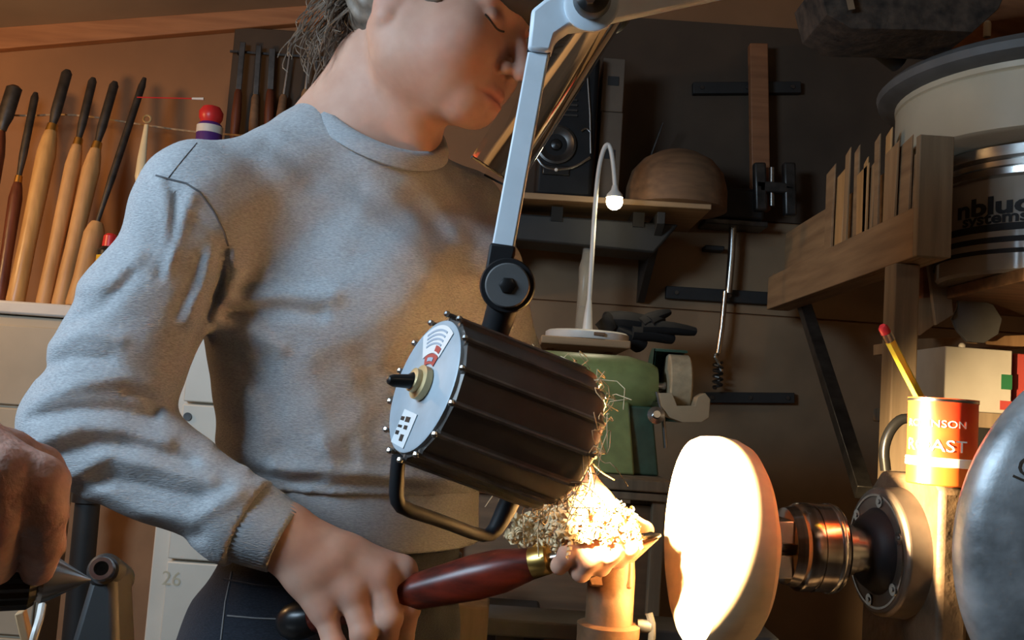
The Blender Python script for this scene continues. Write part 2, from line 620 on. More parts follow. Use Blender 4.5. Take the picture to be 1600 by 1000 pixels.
# pine trim along the top of the back wall, under the slope
tr = MB()
xa, xb = XL, PY(520, 30, YW).x
tr.hexa([(xa, YW - 0.03, zc(xa) - 0.075), (xb, YW - 0.03, zc(xb) - 0.05), (xb, YW, zc(xb) - 0.05), (xa, YW, zc(xa) - 0.075),
         (xa, YW - 0.03, zc(xa) + 0.002), (xb, YW - 0.03, zc(xb) + 0.002), (xb, YW, zc(xb) + 0.002), (xa, YW, zc(xa) + 0.002)])
struct('trim_1', tr, M['trim'], bevel=0.003)
# orange rafter at the top right, coming down towards the wall
ra, rb = P(1500, 130, 2.0), P(1660, -70, 1.75)
rf = MB().bar(ra, rb, 0.16, 0.05, c_f)
struct('trim_2', rf, M['orange_wood'], bevel=0.003)

# ------------------------------------------------------------------ left: cabinets and the tool rack
top = PY(50, 472, 2.52)                     # back of the grey top
ztop = PY(60, 478, 2.45).z
fx1 = PY(112, 485, 2.33).x
t = thing('filing_cabinet', ((XL + fx1) / 2 + 0.2, 2.55, 0), 'beige metal cabinet with a pale grey worktop under the row of gouges', 'cabinet')
cx0 = fx1 - 0.50
MB().box(((cx0 + fx1) / 2 - 0.004, 2.53, (ztop - 0.035) / 2), (fx1 - cx0 - 0.012, 0.37, ztop - 0.035)).build('body', M['beige_paint'], t, 0.004)
MB().box(((cx0 + fx1) / 2, 2.525, ztop - 0.016), (fx1 - cx0 + 0.02, 0.39, 0.032)).build('worktop', M['white_plastic'], t, 0.006)
zz = ztop - 0.055
for h in (0.20, 0.27, 0.27, 0.27):
    d = MB().box(((cx0 + fx1) / 2, 2.342, zz - h / 2), (fx1 - cx0 - 0.03, 0.016, h - 0.008)).build('drawer', M['beige_paint'], t, 0.003)
    MB().box(((cx0 + fx1) / 2, 2.328, zz - h * 0.3), (0.10, 0.014, 0.018)).build('handle', M['steel'], d, 0.003)
    zz -= h

# white drawer cabinet seen between the arm and the body and below the sleeve
yq = 2.08
e0 = PY(238, 840, yq)
zq1, zq2, zq3 = PY(290, 629, yq).z, PY(298, 708, yq).z, PY(270, 874, yq).z
wx0, wx1 = e0.x, e0.x + 0.42
t = thing('drawer_cabinet', ((wx0 + wx1) / 2, yq + 0.2, 0), 'white metal drawer cabinet with a keyhole standing behind the turner', 'cabinet')
ct = PY(300, 500, yq).z
MB().box(((wx0 + wx1) / 2, yq + 0.225, ct / 2), (wx1 - wx0, 0.43, ct)).build('body', M['white_paint'], t, 0.004)
levels = [ct - 0.01, zq1, zq2, zq2 - (zq1 - zq2) * 1.02, zq3, 0.32, 0.06]
levels = [ct - 0.01, zq1, zq2, zq3, 0.55, 0.06]
for i in range(len(levels) - 1):
    a, b = levels[i], levels[i + 1]
    d = MB().box(((wx0 + wx1) / 2 + 0.012, yq, (a + b) / 2), (wx1 - wx0 - 0.055, 0.02, a - b - 0.006)).build('drawer', M['white_paint'], t, 0.003)
    k = PY(293, 651, yq - 0.012) if i == 1 else Vector(((wx0 + wx1) / 2, yq - 0.012, a - 0.05))
    k.z = k.z if i == 1 else a - 0.05
    MB().cyl((k.x, yq - 0.008, k.z), (k.x, yq - 0.013, k.z), 0.009, n=16).build('lock', M['steel_dark'], d)
    if i == 3:
        q = PY(268, 905, yq - 0.0105)
        fm = Matrix(((1, 0, 0), (0, 0, -1), (0, 1, 0))).transposed().to_4x4()
        fm = frame(q, (0, -1, 0))
        flat_text('26', 0.042, frame(q, (0, -1, 0), (0, 0, 1)), 0.0006).build('faded_number', M['faded'], d)['label'] = 'faded number 26 on the drawer front'

# brown board and black tube between the two cabinets
bx0, bx1 = PY(158, 800, 2.3).x, PY(240, 800, 2.3).x
tag(MB().box(((bx0 + bx1) / 2, 2.3, 0.53), (bx1 - bx0 + 0.14, 0.018, 1.06)).build('plywood_sheet', M['card'], None, 0.002),
    'brown plywood sheet leaning between the beige and the white cabinet', 'board')
pa, pb = PY(138, 770, 2.15), PY(128, 960, 2.15)
t = thing('vacuum_pipe', (pb.x, 2.15, 0), 'black upright vacuum pipe in front of the brown sheet', 'pipe')
MB().cyl((pb.x, 2.15, 0.0), (pa.x, 2.15, pa.z + 0.05), 0.030, 0.026, 20).build('pipe', M['black_matte'], t)
MB().cyl((pa.x, 2.15, pa.z - 0.02), (pa.x, 2.15, pa.z + 0.0), 0.034, n=20).build('collar', M['steel_dark'], t)

# string strung along the wall that keeps the blades back
pts = [PY(x, y, 2.60) for x, y in ((-30, 176), (40, 182), (95, 178), (150, 183), (215, 194), (300, 206), (380, 212))]
tag(MB().tube(pts, 0.0028, 6, smooth=2).build('string', M['rope'], None), 'pale string strung along the brown wall behind the gouges', 'string')

# row of gouges standing on the worktop, leaning on the string
G = 'turning tools standing on the worktop'


def gouge(name, label, base, neck, tip, rh, rb_, wood_m, blade_m, bulge=1.25, ferrule=True, y0=2.46, y1=2.585):
    """base: foot of the handle, neck: ferrule end of the handle, tip: end of the blade (photo survey)"""
    A = PY(base[0], base[1], y0)
    A = Vector((A.x, y0, ztop + 0.001)) if base[1] > 400 else A
    L1 = 1.0
    f = math.hypot(neck[0] - base[0], neck[1] - base[1]) / math.hypot(tip[0] - base[0], tip[1] - base[1])
    N_ = PY(neck[0], neck[1], y0 + (y1 - y0) * f)
    T_ = PY(tip[0], tip[1], y1)
    t = thing(name, A, label, 'tool', G)
    L = (N_ - A).length
    pr = [(0, rh * 0.9), (0.01, rh), (L * 0.35, rh * 0.93), (L * 0.72, rh * 1.04), (L * 0.86, rh * 1.08), (L * 0.95, rh * 0.85), (L, rh * 0.62)]
    MB().lathe(A, N_ - A, pr, 20).build('handle', wood_m, t)
    ax = (T_ - N_).normalized()
    if ferrule:
        MB().lathe(N_ - ax * 0.004, ax, [(0, rh * 0.66), (0.022, rh * 0.58), (0.024, rh * 0.4)], 16).build('ferrule', M['brass'], t)
    LB = (T_ - N_).length
    # fluted blade: half-moon section
    fm = frame(N_, ax, Vector((0, -1, 0)))
    mb = MB()
    sec = []
    for k in range(9):
        a = math.pi * k / 8
        sec.append((rb_ * math.cos(a), rb_ * math.sin(a) * 0.9))
    for k in range(1, 6):
        a = math.pi * (1 - k / 6)
        sec.append((rb_ * 0.72 * math.cos(a), rb_ * 0.5 * math.sin(a) * 0.6))
    vs, fs = [], []
    n = len(sec)
    for tt, s_ in ((0.0, 0.62), (LB * 0.12, 0.7), (LB * 0.3, 1.0), (LB * 0.94, 1.0), (LB, 0.55)):
        for x, y in sec:
            vs.append(fm @ Vector((x * s_, y * s_, tt)))
    for j in range(4):
        for i in range(n):
            i2 = (i + 1) % n
            fs.append((j * n + i, j * n + i2, (j + 1) * n + i2, (j + 1) * n + i))
    fs += [tuple(reversed(range(n))), tuple(4 * n + i for i in range(n))]
    mb.add(vs, fs).build('blade', blade_m, t, sharp=30)
    return t


gouge('turning_gouge', 'wide gouge with a dark spade-like blade, first at the left edge of the row', (-40, 462), (2, 205), (24, 135), 0.017, 0.022, M['dark_handle'], M['steel_dark'])
gouge('turning_gouge', 'slim gouge with a dark red handle and grey shaft, second of the row', (0, 462), (28, 285), (56, 145), 0.016, 0.011, M['dark_handle'], M['steel_dark'])
gouge('turning_gouge', 'thick gouge with a varnished golden handle, tallest blade of the row', (24, 466), (80, 204), (106, 110), 0.023, 0.015, M['beech'], M['steel_dark'])
gouge('turning_gouge', 'gouge with a pale handle and a bright narrow shaft, beside the golden one', (68, 468), (121, 226), (146, 122), 0.019, 0.012, M['beech2'], M['steel_dark'])
gouge('turning_gouge', 'gouge with a round-shouldered pale handle and dim blade, fifth of the row', (94, 468), (150, 232), (180, 128), 0.021, 0.013, M['beech2'], M['steel_dark'])
gouge('turning_gouge', 'long dark bar tool in a square pale handle, last of the row before the sleeve', (118, 468), (152, 348), (226, 122), 0.024, 0.010, M['beech2'], M['steel_dark'], ferrule=False, y0=2.41, y1=2.55)

# small ivory chisel hanging on the string
a, b = PY(230, 186, 2.58), PY(218, 276, 2.57)
t = thing('hanging_scraper', b, 'small ivory handled scraper hanging by its ring from the string', 'tool')
ax = (b - a).normalized()
L = (b - a).length
MB().lathe(a + ax * 0.016, ax, [(0, 0.006), (0.02, 0.007), (L * 0.6, 0.0125), (L * 0.9, 0.013), (L, 0.009)], 16, scale=(1, 0.6)).build('handle', M['ivory'], t)
ring = [a + frame(a, (0, -1, 0)).to_3x3() @ Vector((0.010 * math.cos(k * math.pi / 8), 0.010 * math.sin(k * math.pi / 8), 0)) for k in range(16)]
MB().tube(ring, 0.003, 6, closed=True).build('ring', M['tag_brass'], t)
MB().lathe(b, ax, [(0.012, 0.004), (0.016, 0.006), (0.055, 0.0075), (0.07, 0.004)], 12, scale=(1, 0.35)).build('blade', M['steel'], t)

# spray can with red nozzle and straw, half behind the shoulder
cb = PY(322, 260, 2.46)
sx = cb.x
zt = PY(325, 192, 2.46).z
t = thing('spray_can', (sx, 2.46, zt - 0.2), 'purple spray can with a red nozzle and thin red straw, above the shoulder', 'can')
MB().lathe((sx, 2.46, zt - 0.2), (0, 0, 1), [(0, 0.031), (0.004, 0.033), (0.188, 0.033), (0.195, 0.030), (0.2, 0.024)], 28).build('body', M['purple'], t)
MB().lathe((sx, 2.46, zt - 0.03), (0, 0, 1), [(0, 0.0335), (0.02, 0.0335)], 28).build('label_band', M['white_plastic'], t)
z1 = PY(322, 160, 2.46).z
MB().lathe((sx, 2.46, zt), (0, 0, 1), [(0, 0.024), (0.012, 0.030), (0.028, 0.031), (0.042, 0.022), (0.047, 0.006)], 24).build('nozzle_cap', M['red_cap'], t)
s0 = Vector((sx - 0.02, 2.45, z1 + 0.006))
s1 = PY(214, 152, 2.44)
MB().tube([s0, s1], 0.0016, 6).build('straw', M['red_cap'], t)
MB().cyl(s0, s0 + (s1 - s0).normalized() * 0.03, 0.004, 0.003, 10).build('nozzle', M['white_plastic'], t)
# small shelf that carries the can (behind the shoulder)
tag(MB().box((sx + 0.01, 2.62, zt - 0.209), (0.24, 0.26, 0.016)).build('wall_shelf', M['pine_x'], None, 0.002), 'short pine wall shelf behind the shoulder carrying the spray can', 'shelf')

# glue bottle with yellow label and red cap on the worktop
gx = PY(170, 400, 2.42)
gx = Vector((gx.x, 2.42, ztop))
zc1 = PY(172, 386, 2.42).z
t = thing('glue_bottle', gx, 'small bottle with red cap and yellow label behind the upper arm', 'bottle')
h = zc1 - ztop
MB().lathe(gx, (0, 0, 1), [(0, 0.026), (0.003, 0.029), (h - 0.012, 0.029), (h - 0.002, 0.02), (h, 0.018)], 24).build('body', M['black'], t)
MB().lathe(gx + Vector((0, 0, h * 0.25)), (0, 0, 1), [(0, 0.0296), (h * 0.6, 0.0296)], 24).build('label', M['yellow_label'], t)
MB().lathe(gx + Vector((0, 0, h)), (0, 0, 1), [(0, 0.019), (0.028, 0.017), (0.034, 0.010)], 20).build('cap', M['red_cap'], t)

# second, darker rack of tools behind the neck
rk0, rk1 = PY(362, 100, YW - 0.02), PY(560, 100, YW - 0.02)
zr0, zr1 = PY(450, 250, YW).z, PY(450, 52, YW).z
t = thing('tool_board', ((rk0.x + rk1.x) / 2, YW - 0.012, zr0), 'shade-darkened board on the wall behind the neck, tools hanging on it', 'board')
MB().box(((rk0.x + rk1.x) / 2, YW - 0.012, (zr0 + zr1) / 2), (rk1.x - rk0.x, 0.024, zr1 - zr0)).build('board', M['wall_shade'], t, 0.003)  # its dark colour stands for unlit wall behind the tools
zl = PY(450, 92, YW - 0.05).z
MB().box(((rk0.x + rk1.x) / 2, YW - 0.045, zl + 0.012), (rk1.x - rk0.x, 0.006, 0.006)).build('rail', M['steel_dark'], t)
for x in (rk0.x + 0.02, rk1.x - 0.02):
    MB().cyl((x, YW - 0.024, zl + 0.012), (x, YW - 0.05, zl + 0.012), 0.004, n=8).build('rail_peg', M['steel_dark'], t)
for i, (px, lab, hm, bw, tilt) in enumerate(((376, 'wide dark chisel, leftmost on the dark board behind the neck', 'dark_handle', 0.016, 4),
                                             (402, 'dark flat chisel with a brown handle, second on the dark board', 'brown_wood', 0.015, 3),
                                             (424, 'broad dark scraper, third on the dark board behind the neck', 'dark_handle', 0.018, 2),
                                             (449, 'thin shafted gouge with a bright shaft on the dark board', 'brown_wood', 0.006, 7),
                                             (481, 'short gouge with a grey shaft and pale handle on the dark board', 'pine', 0.007, 4),
                                             (494, 'slim dark chisel nearest the hair on the dark board', 'dark_handle', 0.006, 1))):
    y = YW - 0.062
    a, b = PY(px + tilt * 0.9, 66 + (i % 3) * 5, y), PY(px - tilt * 0.8, 140 + (i % 2) * 8, y)
    e = b + (b - a) * 1.15
    t = thing('hanging_chisel', e, lab, 'tool', 'tools on the dark board')
    MB().bar(a, b, bw, 0.005, (0, -1, 0)).build('blade', M['steel_dark'] if i not in (3, 4) else M['steel'], t, 0.001)
    Lh = (e - b).length
    MB().lathe(b, e - b, [(0, 0.007), (0.01, 0.011), (Lh * 0.5, 0.014), (Lh, 0.011)], 14).build('handle', M[hm], t)
# ------------------------------------------------------------------ right background
# long shelf with radio, cartons and a bowl
ys = 2.41
sa, sb = PY(812, 300, ys), PY(1112, 319, ys)
zsh = (sa.z + sb.z) / 2
t = thing('wall_shelf', ((sa.x + sb.x) / 2, 2.6, zsh - 0.02), 'long dusty pine shelf carrying the radio and the rough bowl', 'shelf')
MB().hexa([(sa.x - 0.1, ys, sa.z - 0.017), (sb.x, ys, sb.z - 0.014), (sb.x, YW - 0.012, sb.z - 0.014), (sa.x - 0.1, YW - 0.012, sa.z - 0.017),
           (sa.x - 0.1, ys, sa.z), (sb.x, ys, sb.z), (sb.x, YW - 0.012, sb.z), (sa.x - 0.1, YW - 0.012, sa.z)]).build('board', M['pine_x'], t, 0.002)
for x in (sa.x - 0.04, (sa.x + sb.x) / 2 + 0.12):
    MB().prism([(0, 0), (0.32, 0), (0.32, -0.03), (0.03, -0.2), (0, -0.2)],
               Matrix(((0, 0, 1, x), (-1, 0, 0, YW - 0.012), (0, 1, 0, zsh - 0.026), (0, 0, 0, 1))), -0.01, 0.01).build('bracket', M['black_matte'], t, 0.001)
# long dark case hung under it
ca, cb_ = PY(806, 338, 2.45), PY(1062, 352, 2.45)
zc_t, zc_b = PY(900, 338, 2.45).z, PY(900, 386, 2.45).z
zc_t = min(zc_t, zsh - 0.03)
t = thing('level_case', ((ca.x + cb_.x) / 2, 2.5, zc_b), 'long black tool case slung under the pine shelf', 'case')
MB().hexa([(ca.x, 2.46, zc_b + 0.01), (cb_.x - 0.06, 2.46, zc_b), (cb_.x - 0.06, 2.60, zc_b), (ca.x, 2.60, zc_b + 0.01),
           (ca.x, 2.46, zc_t), (cb_.x, 2.46, zc_t), (cb_.x, 2.60, zc_t), (ca.x, 2.60, zc_t)]).build('case', M['black_matte'], t, 0.006)
for f in (0.25, 0.75):
    x = ca.x + (cb_.x - ca.x) * f
    MB().box((x, 2.53, zc_t + 0.004), (0.03, 0.15, zsh - 0.02 - zc_t + 0.012)).build('strap', M['black'], t)

# radio
yr = 2.44
q0, q1 = PY(836, 285, yr), PY(926, 285, yr)
zr_t, zr_b = PY(890, 82, yr).z, zsh + 0.001
wr = q1.x - q0.x
ang = R(0)
t = thing('radio', ((q0.x + q1.x) / 2, yr + 0.1, zr_b), 'tall black workshop radio with a round speaker and silver trim on the shelf', 'radio')
MB().box(((q0.x + q1.x) / 2, yr + 0.09, (zr_t + zr_b) / 2), (wr, 0.18, zr_t - zr_b)).build('case', M['black_metal'], t, 0.012)
sc = PY(869, 226, yr - 0.002)
MB().lathe((sc.x, yr + 0.002, sc.z), (0, -1, 0), [(0, 0.052), (0.010, 0.052), (0.012, 0.046), (0.004, 0.036), (-0.002, 0.015)], 32).build('speaker', M['steel_dark'], t)
MB().lathe((sc.x, yr - 0.001, sc.z), (0, -1, 0), [(0, 0.016), (0.006, 0.013), (0.009, 0.004)], 20).build('speaker_dome', M['black'], t)
trim_pts = [(840, 248), (850, 262), (872, 266), (898, 262), (922, 246)]
MB().tube([PY(x, y, yr - 0.004) for x, y in trim_pts], 0.004, 8, smooth=2).build('silver_trim', M['steel'], t)
MB().tube([PY(x, y, yr - 0.004) for x, y in ((908, 205), (916, 200), (922, 206))], 0.003, 8, smooth=1).build('silver_trim', M['steel'], t)
MB().tube([PY(x, y, yr - 0.004) for x, y in ((923, 240), (922, 180), (918, 120))], 0.0025, 8).build('silver_trim', M['steel'], t)
for yy in (155, 163, 171, 179):
    a, b = PY(858, yy, yr - 0.002), PY(902, yy + 2, yr - 0.002)
    MB().bar(a, b, 0.005, 0.006, (0, -1, 0)).build('grille_bar', M['steel_dark'], t)
dp = PY(884, 132, yr - 0.002)
MB().box((dp.x, yr - 0.002, dp.z), (0.075, 0.008, 0.03)).build('display', M['steel_dark'], t, 0.002)
kp = PY(869, 266, yr - 0.004)
MB().box((kp.x, yr, kp.z), (0.07, 0.012, 0.026)).build('socket_panel', M['black'], t, 0.003)
MB().ball((kp.x, yr - 0.009, kp.z), 0.005, 10).build('button', M['white_plastic'], t)
MB().tube([Vector((q0.x + 0.02, yr + 0.06, zr_t)), Vector((q0.x + 0.02, yr + 0.05, zr_t + 0.04)), Vector((q1.x - 0.02, yr + 0.05, zr_t + 0.04)), Vector((q1.x - 0.02, yr + 0.06, zr_t))],
          0.008, 10, smooth=2).build('carry_handle', M['black'], t)

for i, (xa, xb, ya, yb, Y, lab) in enumerate(((932, 974, 176, 292, 2.50, 'grey brown carton standing beside the radio, under another carton'),
                                              (938, 978, 92, 174, 2.50, 'dim carton on top of another one beside the radio'))):
    a, b = PY(xa, yb, Y), PY(xb, ya, Y)
    zb_ = zsh + 0.001 if i == 0 else zprev + 0.001
    zprev = b.z
    t = thing('carton', ((a.x + b.x) / 2, Y + 0.08, zb_), lab, 'box')
    MB().box(((a.x + b.x) / 2, Y + 0.08, (zb_ + b.z) / 2), (b.x - a.x, 0.16, b.z - zb_)).build('body', M['card_dim'], t, 0.003)
    MB().box(((a.x + b.x) / 2, Y - 0.001, (zb_ + b.z) / 2 + 0.01), (b.x - a.x - 0.03, 0.002, 0.025)).build('printed_label', M['black_matte'], t)

# rough turned bowl, mouth down, on the shelf
bl, br_ = PY(978, 292, 2.52), PY(1136, 296, 2.52)
rb_ = (br_.x - bl.x) / 2
bt = PY(1050, 236, 2.52).z
bc = Vector(((bl.x + br_.x) / 2, 2.52, zsh + 0.001))
hb = bt - bc.z
tag(MB().lathe(bc, (0, 0, 1), [(0, rb_ * 0.93), (0.004, rb_), (hb * 0.35, rb_ * 0.99), (hb * 0.62, rb_ * 0.90), (hb * 0.82, rb_ * 0.70), (hb * 0.95, rb_ * 0.42), (hb, rb_ * 0.25), (hb, rb_ * 0.1)], 40)
    .build('rough_bowl', M['brown_wood'], None), 'rough brown turned bowl lying mouth down on the shelf', 'bowl')
a, b = PY(992, 243, 2.58), PY(1036, 192, 2.62)
tag(MB().cyl(Vector((a.x, 2.66, zsh + 0.001)), b, 0.003, n=8).build('wire_rod', M['steel_dark'], None), 'thin wire rod leaning up behind the rough bowl', 'rod')

# little shelf with the gooseneck lamp
yl = 2.20
la, lb = PY(846, 521, yl), PY(986, 535, yl)
zl_ = (la.z + lb.z) / 2
t = thing('lamp_shelf', ((la.x + lb.x) / 2, 2.5, zl_ - 0.02), 'small pine shelf under the white gooseneck lamp', 'shelf')
MB().box(((la.x + lb.x) / 2, (yl + YW - 0.012) / 2, zl_ - 0.009), (lb.x - la.x, YW - 0.012 - yl, 0.018)).build('board', M['pine_x'], t, 0.003)
for x in (la.x + 0.03, lb.x - 0.03):
    MB().prism([(0, 0), (0.36, 0), (0.36, -0.02), (0.02, -0.14), (0, -0.14)],
               Matrix(((0, 0, 1, x), (-1, 0, 0, YW - 0.012), (0, 1, 0, zl_ - 0.018), (0, 0, 0, 1))), -0.008, 0.008).build('bracket', M['brown_wood'], t)
gy = 2.30
g0 = PY(918, 512, gy)
g0 = Vector((g0.x, gy, zl_ + 0.001))
t = thing('gooseneck_lamp', g0, 'lit white gooseneck lamp with a round base on the small pine shelf', 'lamp')
MB().lathe(g0, (0, 0, 1), [(0, 0.098), (0.004, 0.1), (0.016, 0.1), (0.020, 0.094)], 40).build('base', M['white_plastic'], t)
MB().box((g0.x + 0.02, gy - 0.099, g0.z + 0.010), (0.025, 0.008, 0.008)).build('switch', M['brown_wood'], t, 0.001)
MB().lathe(g0 + Vector((0, 0, 0.02)), (0, 0, 1), [(0, 0.013), (0.05, 0.009), (0.078, 0.006)], 20).build('socket', M['white_plastic'], t)
neck = [g0 + Vector((0, 0, 0.09))] + [PY(x, y, gy - 0.0) for x, y in ((925, 400), (929, 330), (935, 265), (943, 232), (950, 224), (955, 234), (959, 262), (961, 290))]
MB().tube(neck, 0.0058, 10, smooth=2).build('neck', M['white_plastic'], t)
hd = PY(961, 290, gy)
MB().lathe(hd, (0.02, 0, -1), [(0, 0.007), (0.012, 0.010), (0.022, 0.019), (0.03, 0.021)], 24).build('shade', M['white_plastic'], t)
MB().ball(hd + Vector((0.001, 0, -0.040)), 0.0205, 16).build('light_bulb', M['led'], t)
l = light('desk_lamp_light', 'SPOT', hd + Vector((0, 0, -0.066)), hd + Vector((0.05, -0.05, -1)), DESK_LAMP_W, (1, 0.85, 0.6), spot_size=R(140), spot_blend=0.8, shadow_soft_size=0.02)
# clear tube bottle behind it
b0 = PY(908, 505, 2.49)
b0 = Vector((b0.x, 2.49, zl_ + 0.001))
bt_ = PY(912, 366, 2.49).z
hb = bt_ - b0.z
tag(MB().lathe(b0, (0.02, 0, 1), [(0, 0.014), (0.003, 0.016), (hb * 0.55, 0.017), (hb * 0.7, 0.019), (hb * 0.78, 0.014), (hb * 0.88, 0.012), (hb, 0.010)], 20)
    .build('tube_bottle', M['clear'], None), 'tall thin clear tube bottle behind the gooseneck lamp', 'bottle')
# black gloves on the shelf end
t = thing('work_glove', PY(1000, 520, 2.45), 'pair of limp black work gloves hanging over the small shelf end', 'gloves')
gm = MB()
gcen = PY(990, 520, 2.42)
for (x0_, y0_, x1_, y1_, r0, r1) in ((945, 500, 1010, 508, 0.03, 0.036), (1000, 508, 1045, 488, 0.03, 0.012), (1000, 512, 1085, 518, 0.03, 0.016), (985, 520, 1050, 530, 0.03, 0.018),
                                     (960, 515, 1000, 540, 0.026, 0.03), (1010, 505, 1030, 500, 0.03, 0.02)):
    gm.tube([PY(x0_, y0_, 2.40), PY((x0_ + x1_) / 2, (y0_ + y1_) / 2 - 3, 2.41), PY(x1_, y1_, 2.43)], [r0, (r0 + r1) / 2 * 1.1, r1], 12, smooth=1, flat=0.7)
gm.build('cloth', M['leather'], t)
MB().tube([PY(940, 497, 2.38), PY(946, 503, 2.38), PY(950, 512, 2.39)], 0.024, 10, smooth=1).build('cuff', M['leather'], t)

# magnetic bars and wall rails
for (xa, ya, xb, yb, hgt, lab) in ((1040, 457, 1236, 469, 0.036, 'dark wooden tool rail at mid height crossed by the auger'),
                                   (1100, 621, 1240, 622, 0.030, 'lowest dark tool rail, behind the grinder'),
                                   (1082, 139, 1250, 138, 0.034, 'highest dark tool rail near the red clamp')):
    a, b = PY(xa, ya, YW - 0.025), PY(xb, yb, YW - 0.025)
    t = thing('tool_rail', (a + b) / 2, lab, 'rail', None)
    MB().bar(a, b, 0.024, hgt, (0, 0, 1)).build('bar', M['black_matte'], t, 0.002)
    for f in (0.08, 0.5, 0.92):
        p = a.lerp(b, f)
        MB().cyl(p + Vector((0, -0.010, 0)), p + Vector((0, -0.016, 0)), 0.006, n=10).build('screw', M['steel_dark'], t)
# small bracket on the wall beside the auger
p = PY(1112, 391, YW - 0.012)
tag(MB().box((p.x, YW - 0.03, p.z), (0.055, 0.05, 0.014)).build('wall_hook', M['black_matte'], None, 0.003), 'little black hook on the wall left of the auger', 'hook')
# auger / brace hanging on the wall
yb_ = YW - 0.075
t = thing('hanging_auger', PY(1140, 345, yb_), 'long steel auger hanging point down across the mid rail', 'tool')
pts = [PY(x, y, yb_) for x, y in ((1146, 340), (1143, 400), (1138, 458))]
MB().tube(pts, 0.011, 12).build('upper_shaft', M['steel'], t)
pts = [PY(x, y, yb_ - 0.004) for x, y in ((1133, 455), (1128, 510), (1122, 552))]
MB().tube(pts, 0.008, 12).build('lower_shaft', M['steel_brushed'], t)
MB().tube([PY(x, y, yb_) for x, y in ((1122, 552), (1116, 556), (1122, 566), (1127, 580))], 0.006, 8, smooth=1).build('spur', M['steel'], t)
hx = []
for k in range(40):
    p = PY(1122 - 0.02 * k, 566 + k * 1.05, yb_)
    a = k * 0.75
    hx.append(p + Vector((0.012 * math.cos(a), 0.012 * math.sin(a), 0)))
MB().tube(hx, 0.004, 6).build('screw_tip', M['steel_dark'], t)
a, b = PY(1104, 318, yb_), PY(1190, 336, yb_)
MB().box(((a.x + b.x) / 2, yb_ + 0.01, (a.z + b.z) / 2 + 0.01), (b.x - a.x, 0.09, 0.09)).build('motor_block', M['black_matte'], t, 0.01)
MB().box(((a.x + b.x) / 2, yb_ + 0.01, (a.z + b.z) / 2 - 0.045), (b.x - a.x + 0.02, 0.10, 0.016)).build('base_plate', M['steel_dark'], t, 0.003)
# red bar clamp above
yc_ = YW - 0.12
t = thing('bar_clamp', PY(1185, 330, yc_), 'reddish wooden bar clamp hanging upright with two grey jaws', 'clamp')
MB().bar(PY(1184, 70, yc_ + 0.06), PY(1188, 330, yc_ + 0.06), 0.052, 0.03, (0, -1, 0)).build('bar', M['orange_wood'], t, 0.003)
for (xa, xb, ya, yb2) in ((1176, 1196, 255, 330), (1222, 1242, 255, 338)):
    MB().bar(PY((xa + xb) / 2, ya, yc_), PY((xa + xb) / 2 + 2, yb2, yc_), 0.034, 0.03, (0, -1, 0)).build('jaw', M['steel_dark'], t, 0.006)
MB().bar(PY(1180, 292, yc_), PY(1240, 296, yc_), 0.03, 0.03, (0, -1, 0)).build('cross_bar', M['steel_dark'], t, 0.004)
MB().cyl(PY(1206, 262, yc_), PY(1206, 322, yc_), 0.008, n=12).build('clamp_screw', M['steel'], t)

# diagonal strut
a, b = PY(1248, 450, 2.60), PY(1350, 770, 1.85)
tag(MB().bar(a, b, 0.03, 0.03).build('angle_strut', M['steel_dark'], None, 0.002), 'dark steel strut running diagonally down to the headstock', 'strut')

# trough with wooden shims on the right
xt = PY(1425, 400, 1.66).x
y0, y1 = 1.66, 2.60
zb0 = PX(1425, 402, xt).z
ztp = PX(1425, 218, xt).z
xe = PY(1482, 300, y0).x
t = thing('shim_trough', (xt + 0.06, y0, zb0), 'open wooden trough fixed along the right side, full of shims', 'rack')
MB().box(((xt + xe) / 2, y0 - 0.009, (zb0 + ztp) / 2), (xe - xt, 0.018, ztp - zb0)).build('end_board', M['grey_wood'], t, 0.002)
MB().box((xt + 0.009, (y0 + y1) / 2, zb0 + 0.045), (0.018, y1 - y0, 0.09)).build('front_board', M['pine_y'], t, 0.002)
MB().box((xe - 0.009, (y0 + y1) / 2, (zb0 + ztp) / 2), (0.018, y1 - y0, ztp - zb0)).build('back_board', M['pine_y'], t, 0.002)
MB().box(((xt + xe) / 2, (y0 + y1) / 2, zb0 + 0.009), (xe - xt - 0.036, y1 - y0, 0.018)).build('bottom_board', M['pine_y'], t)
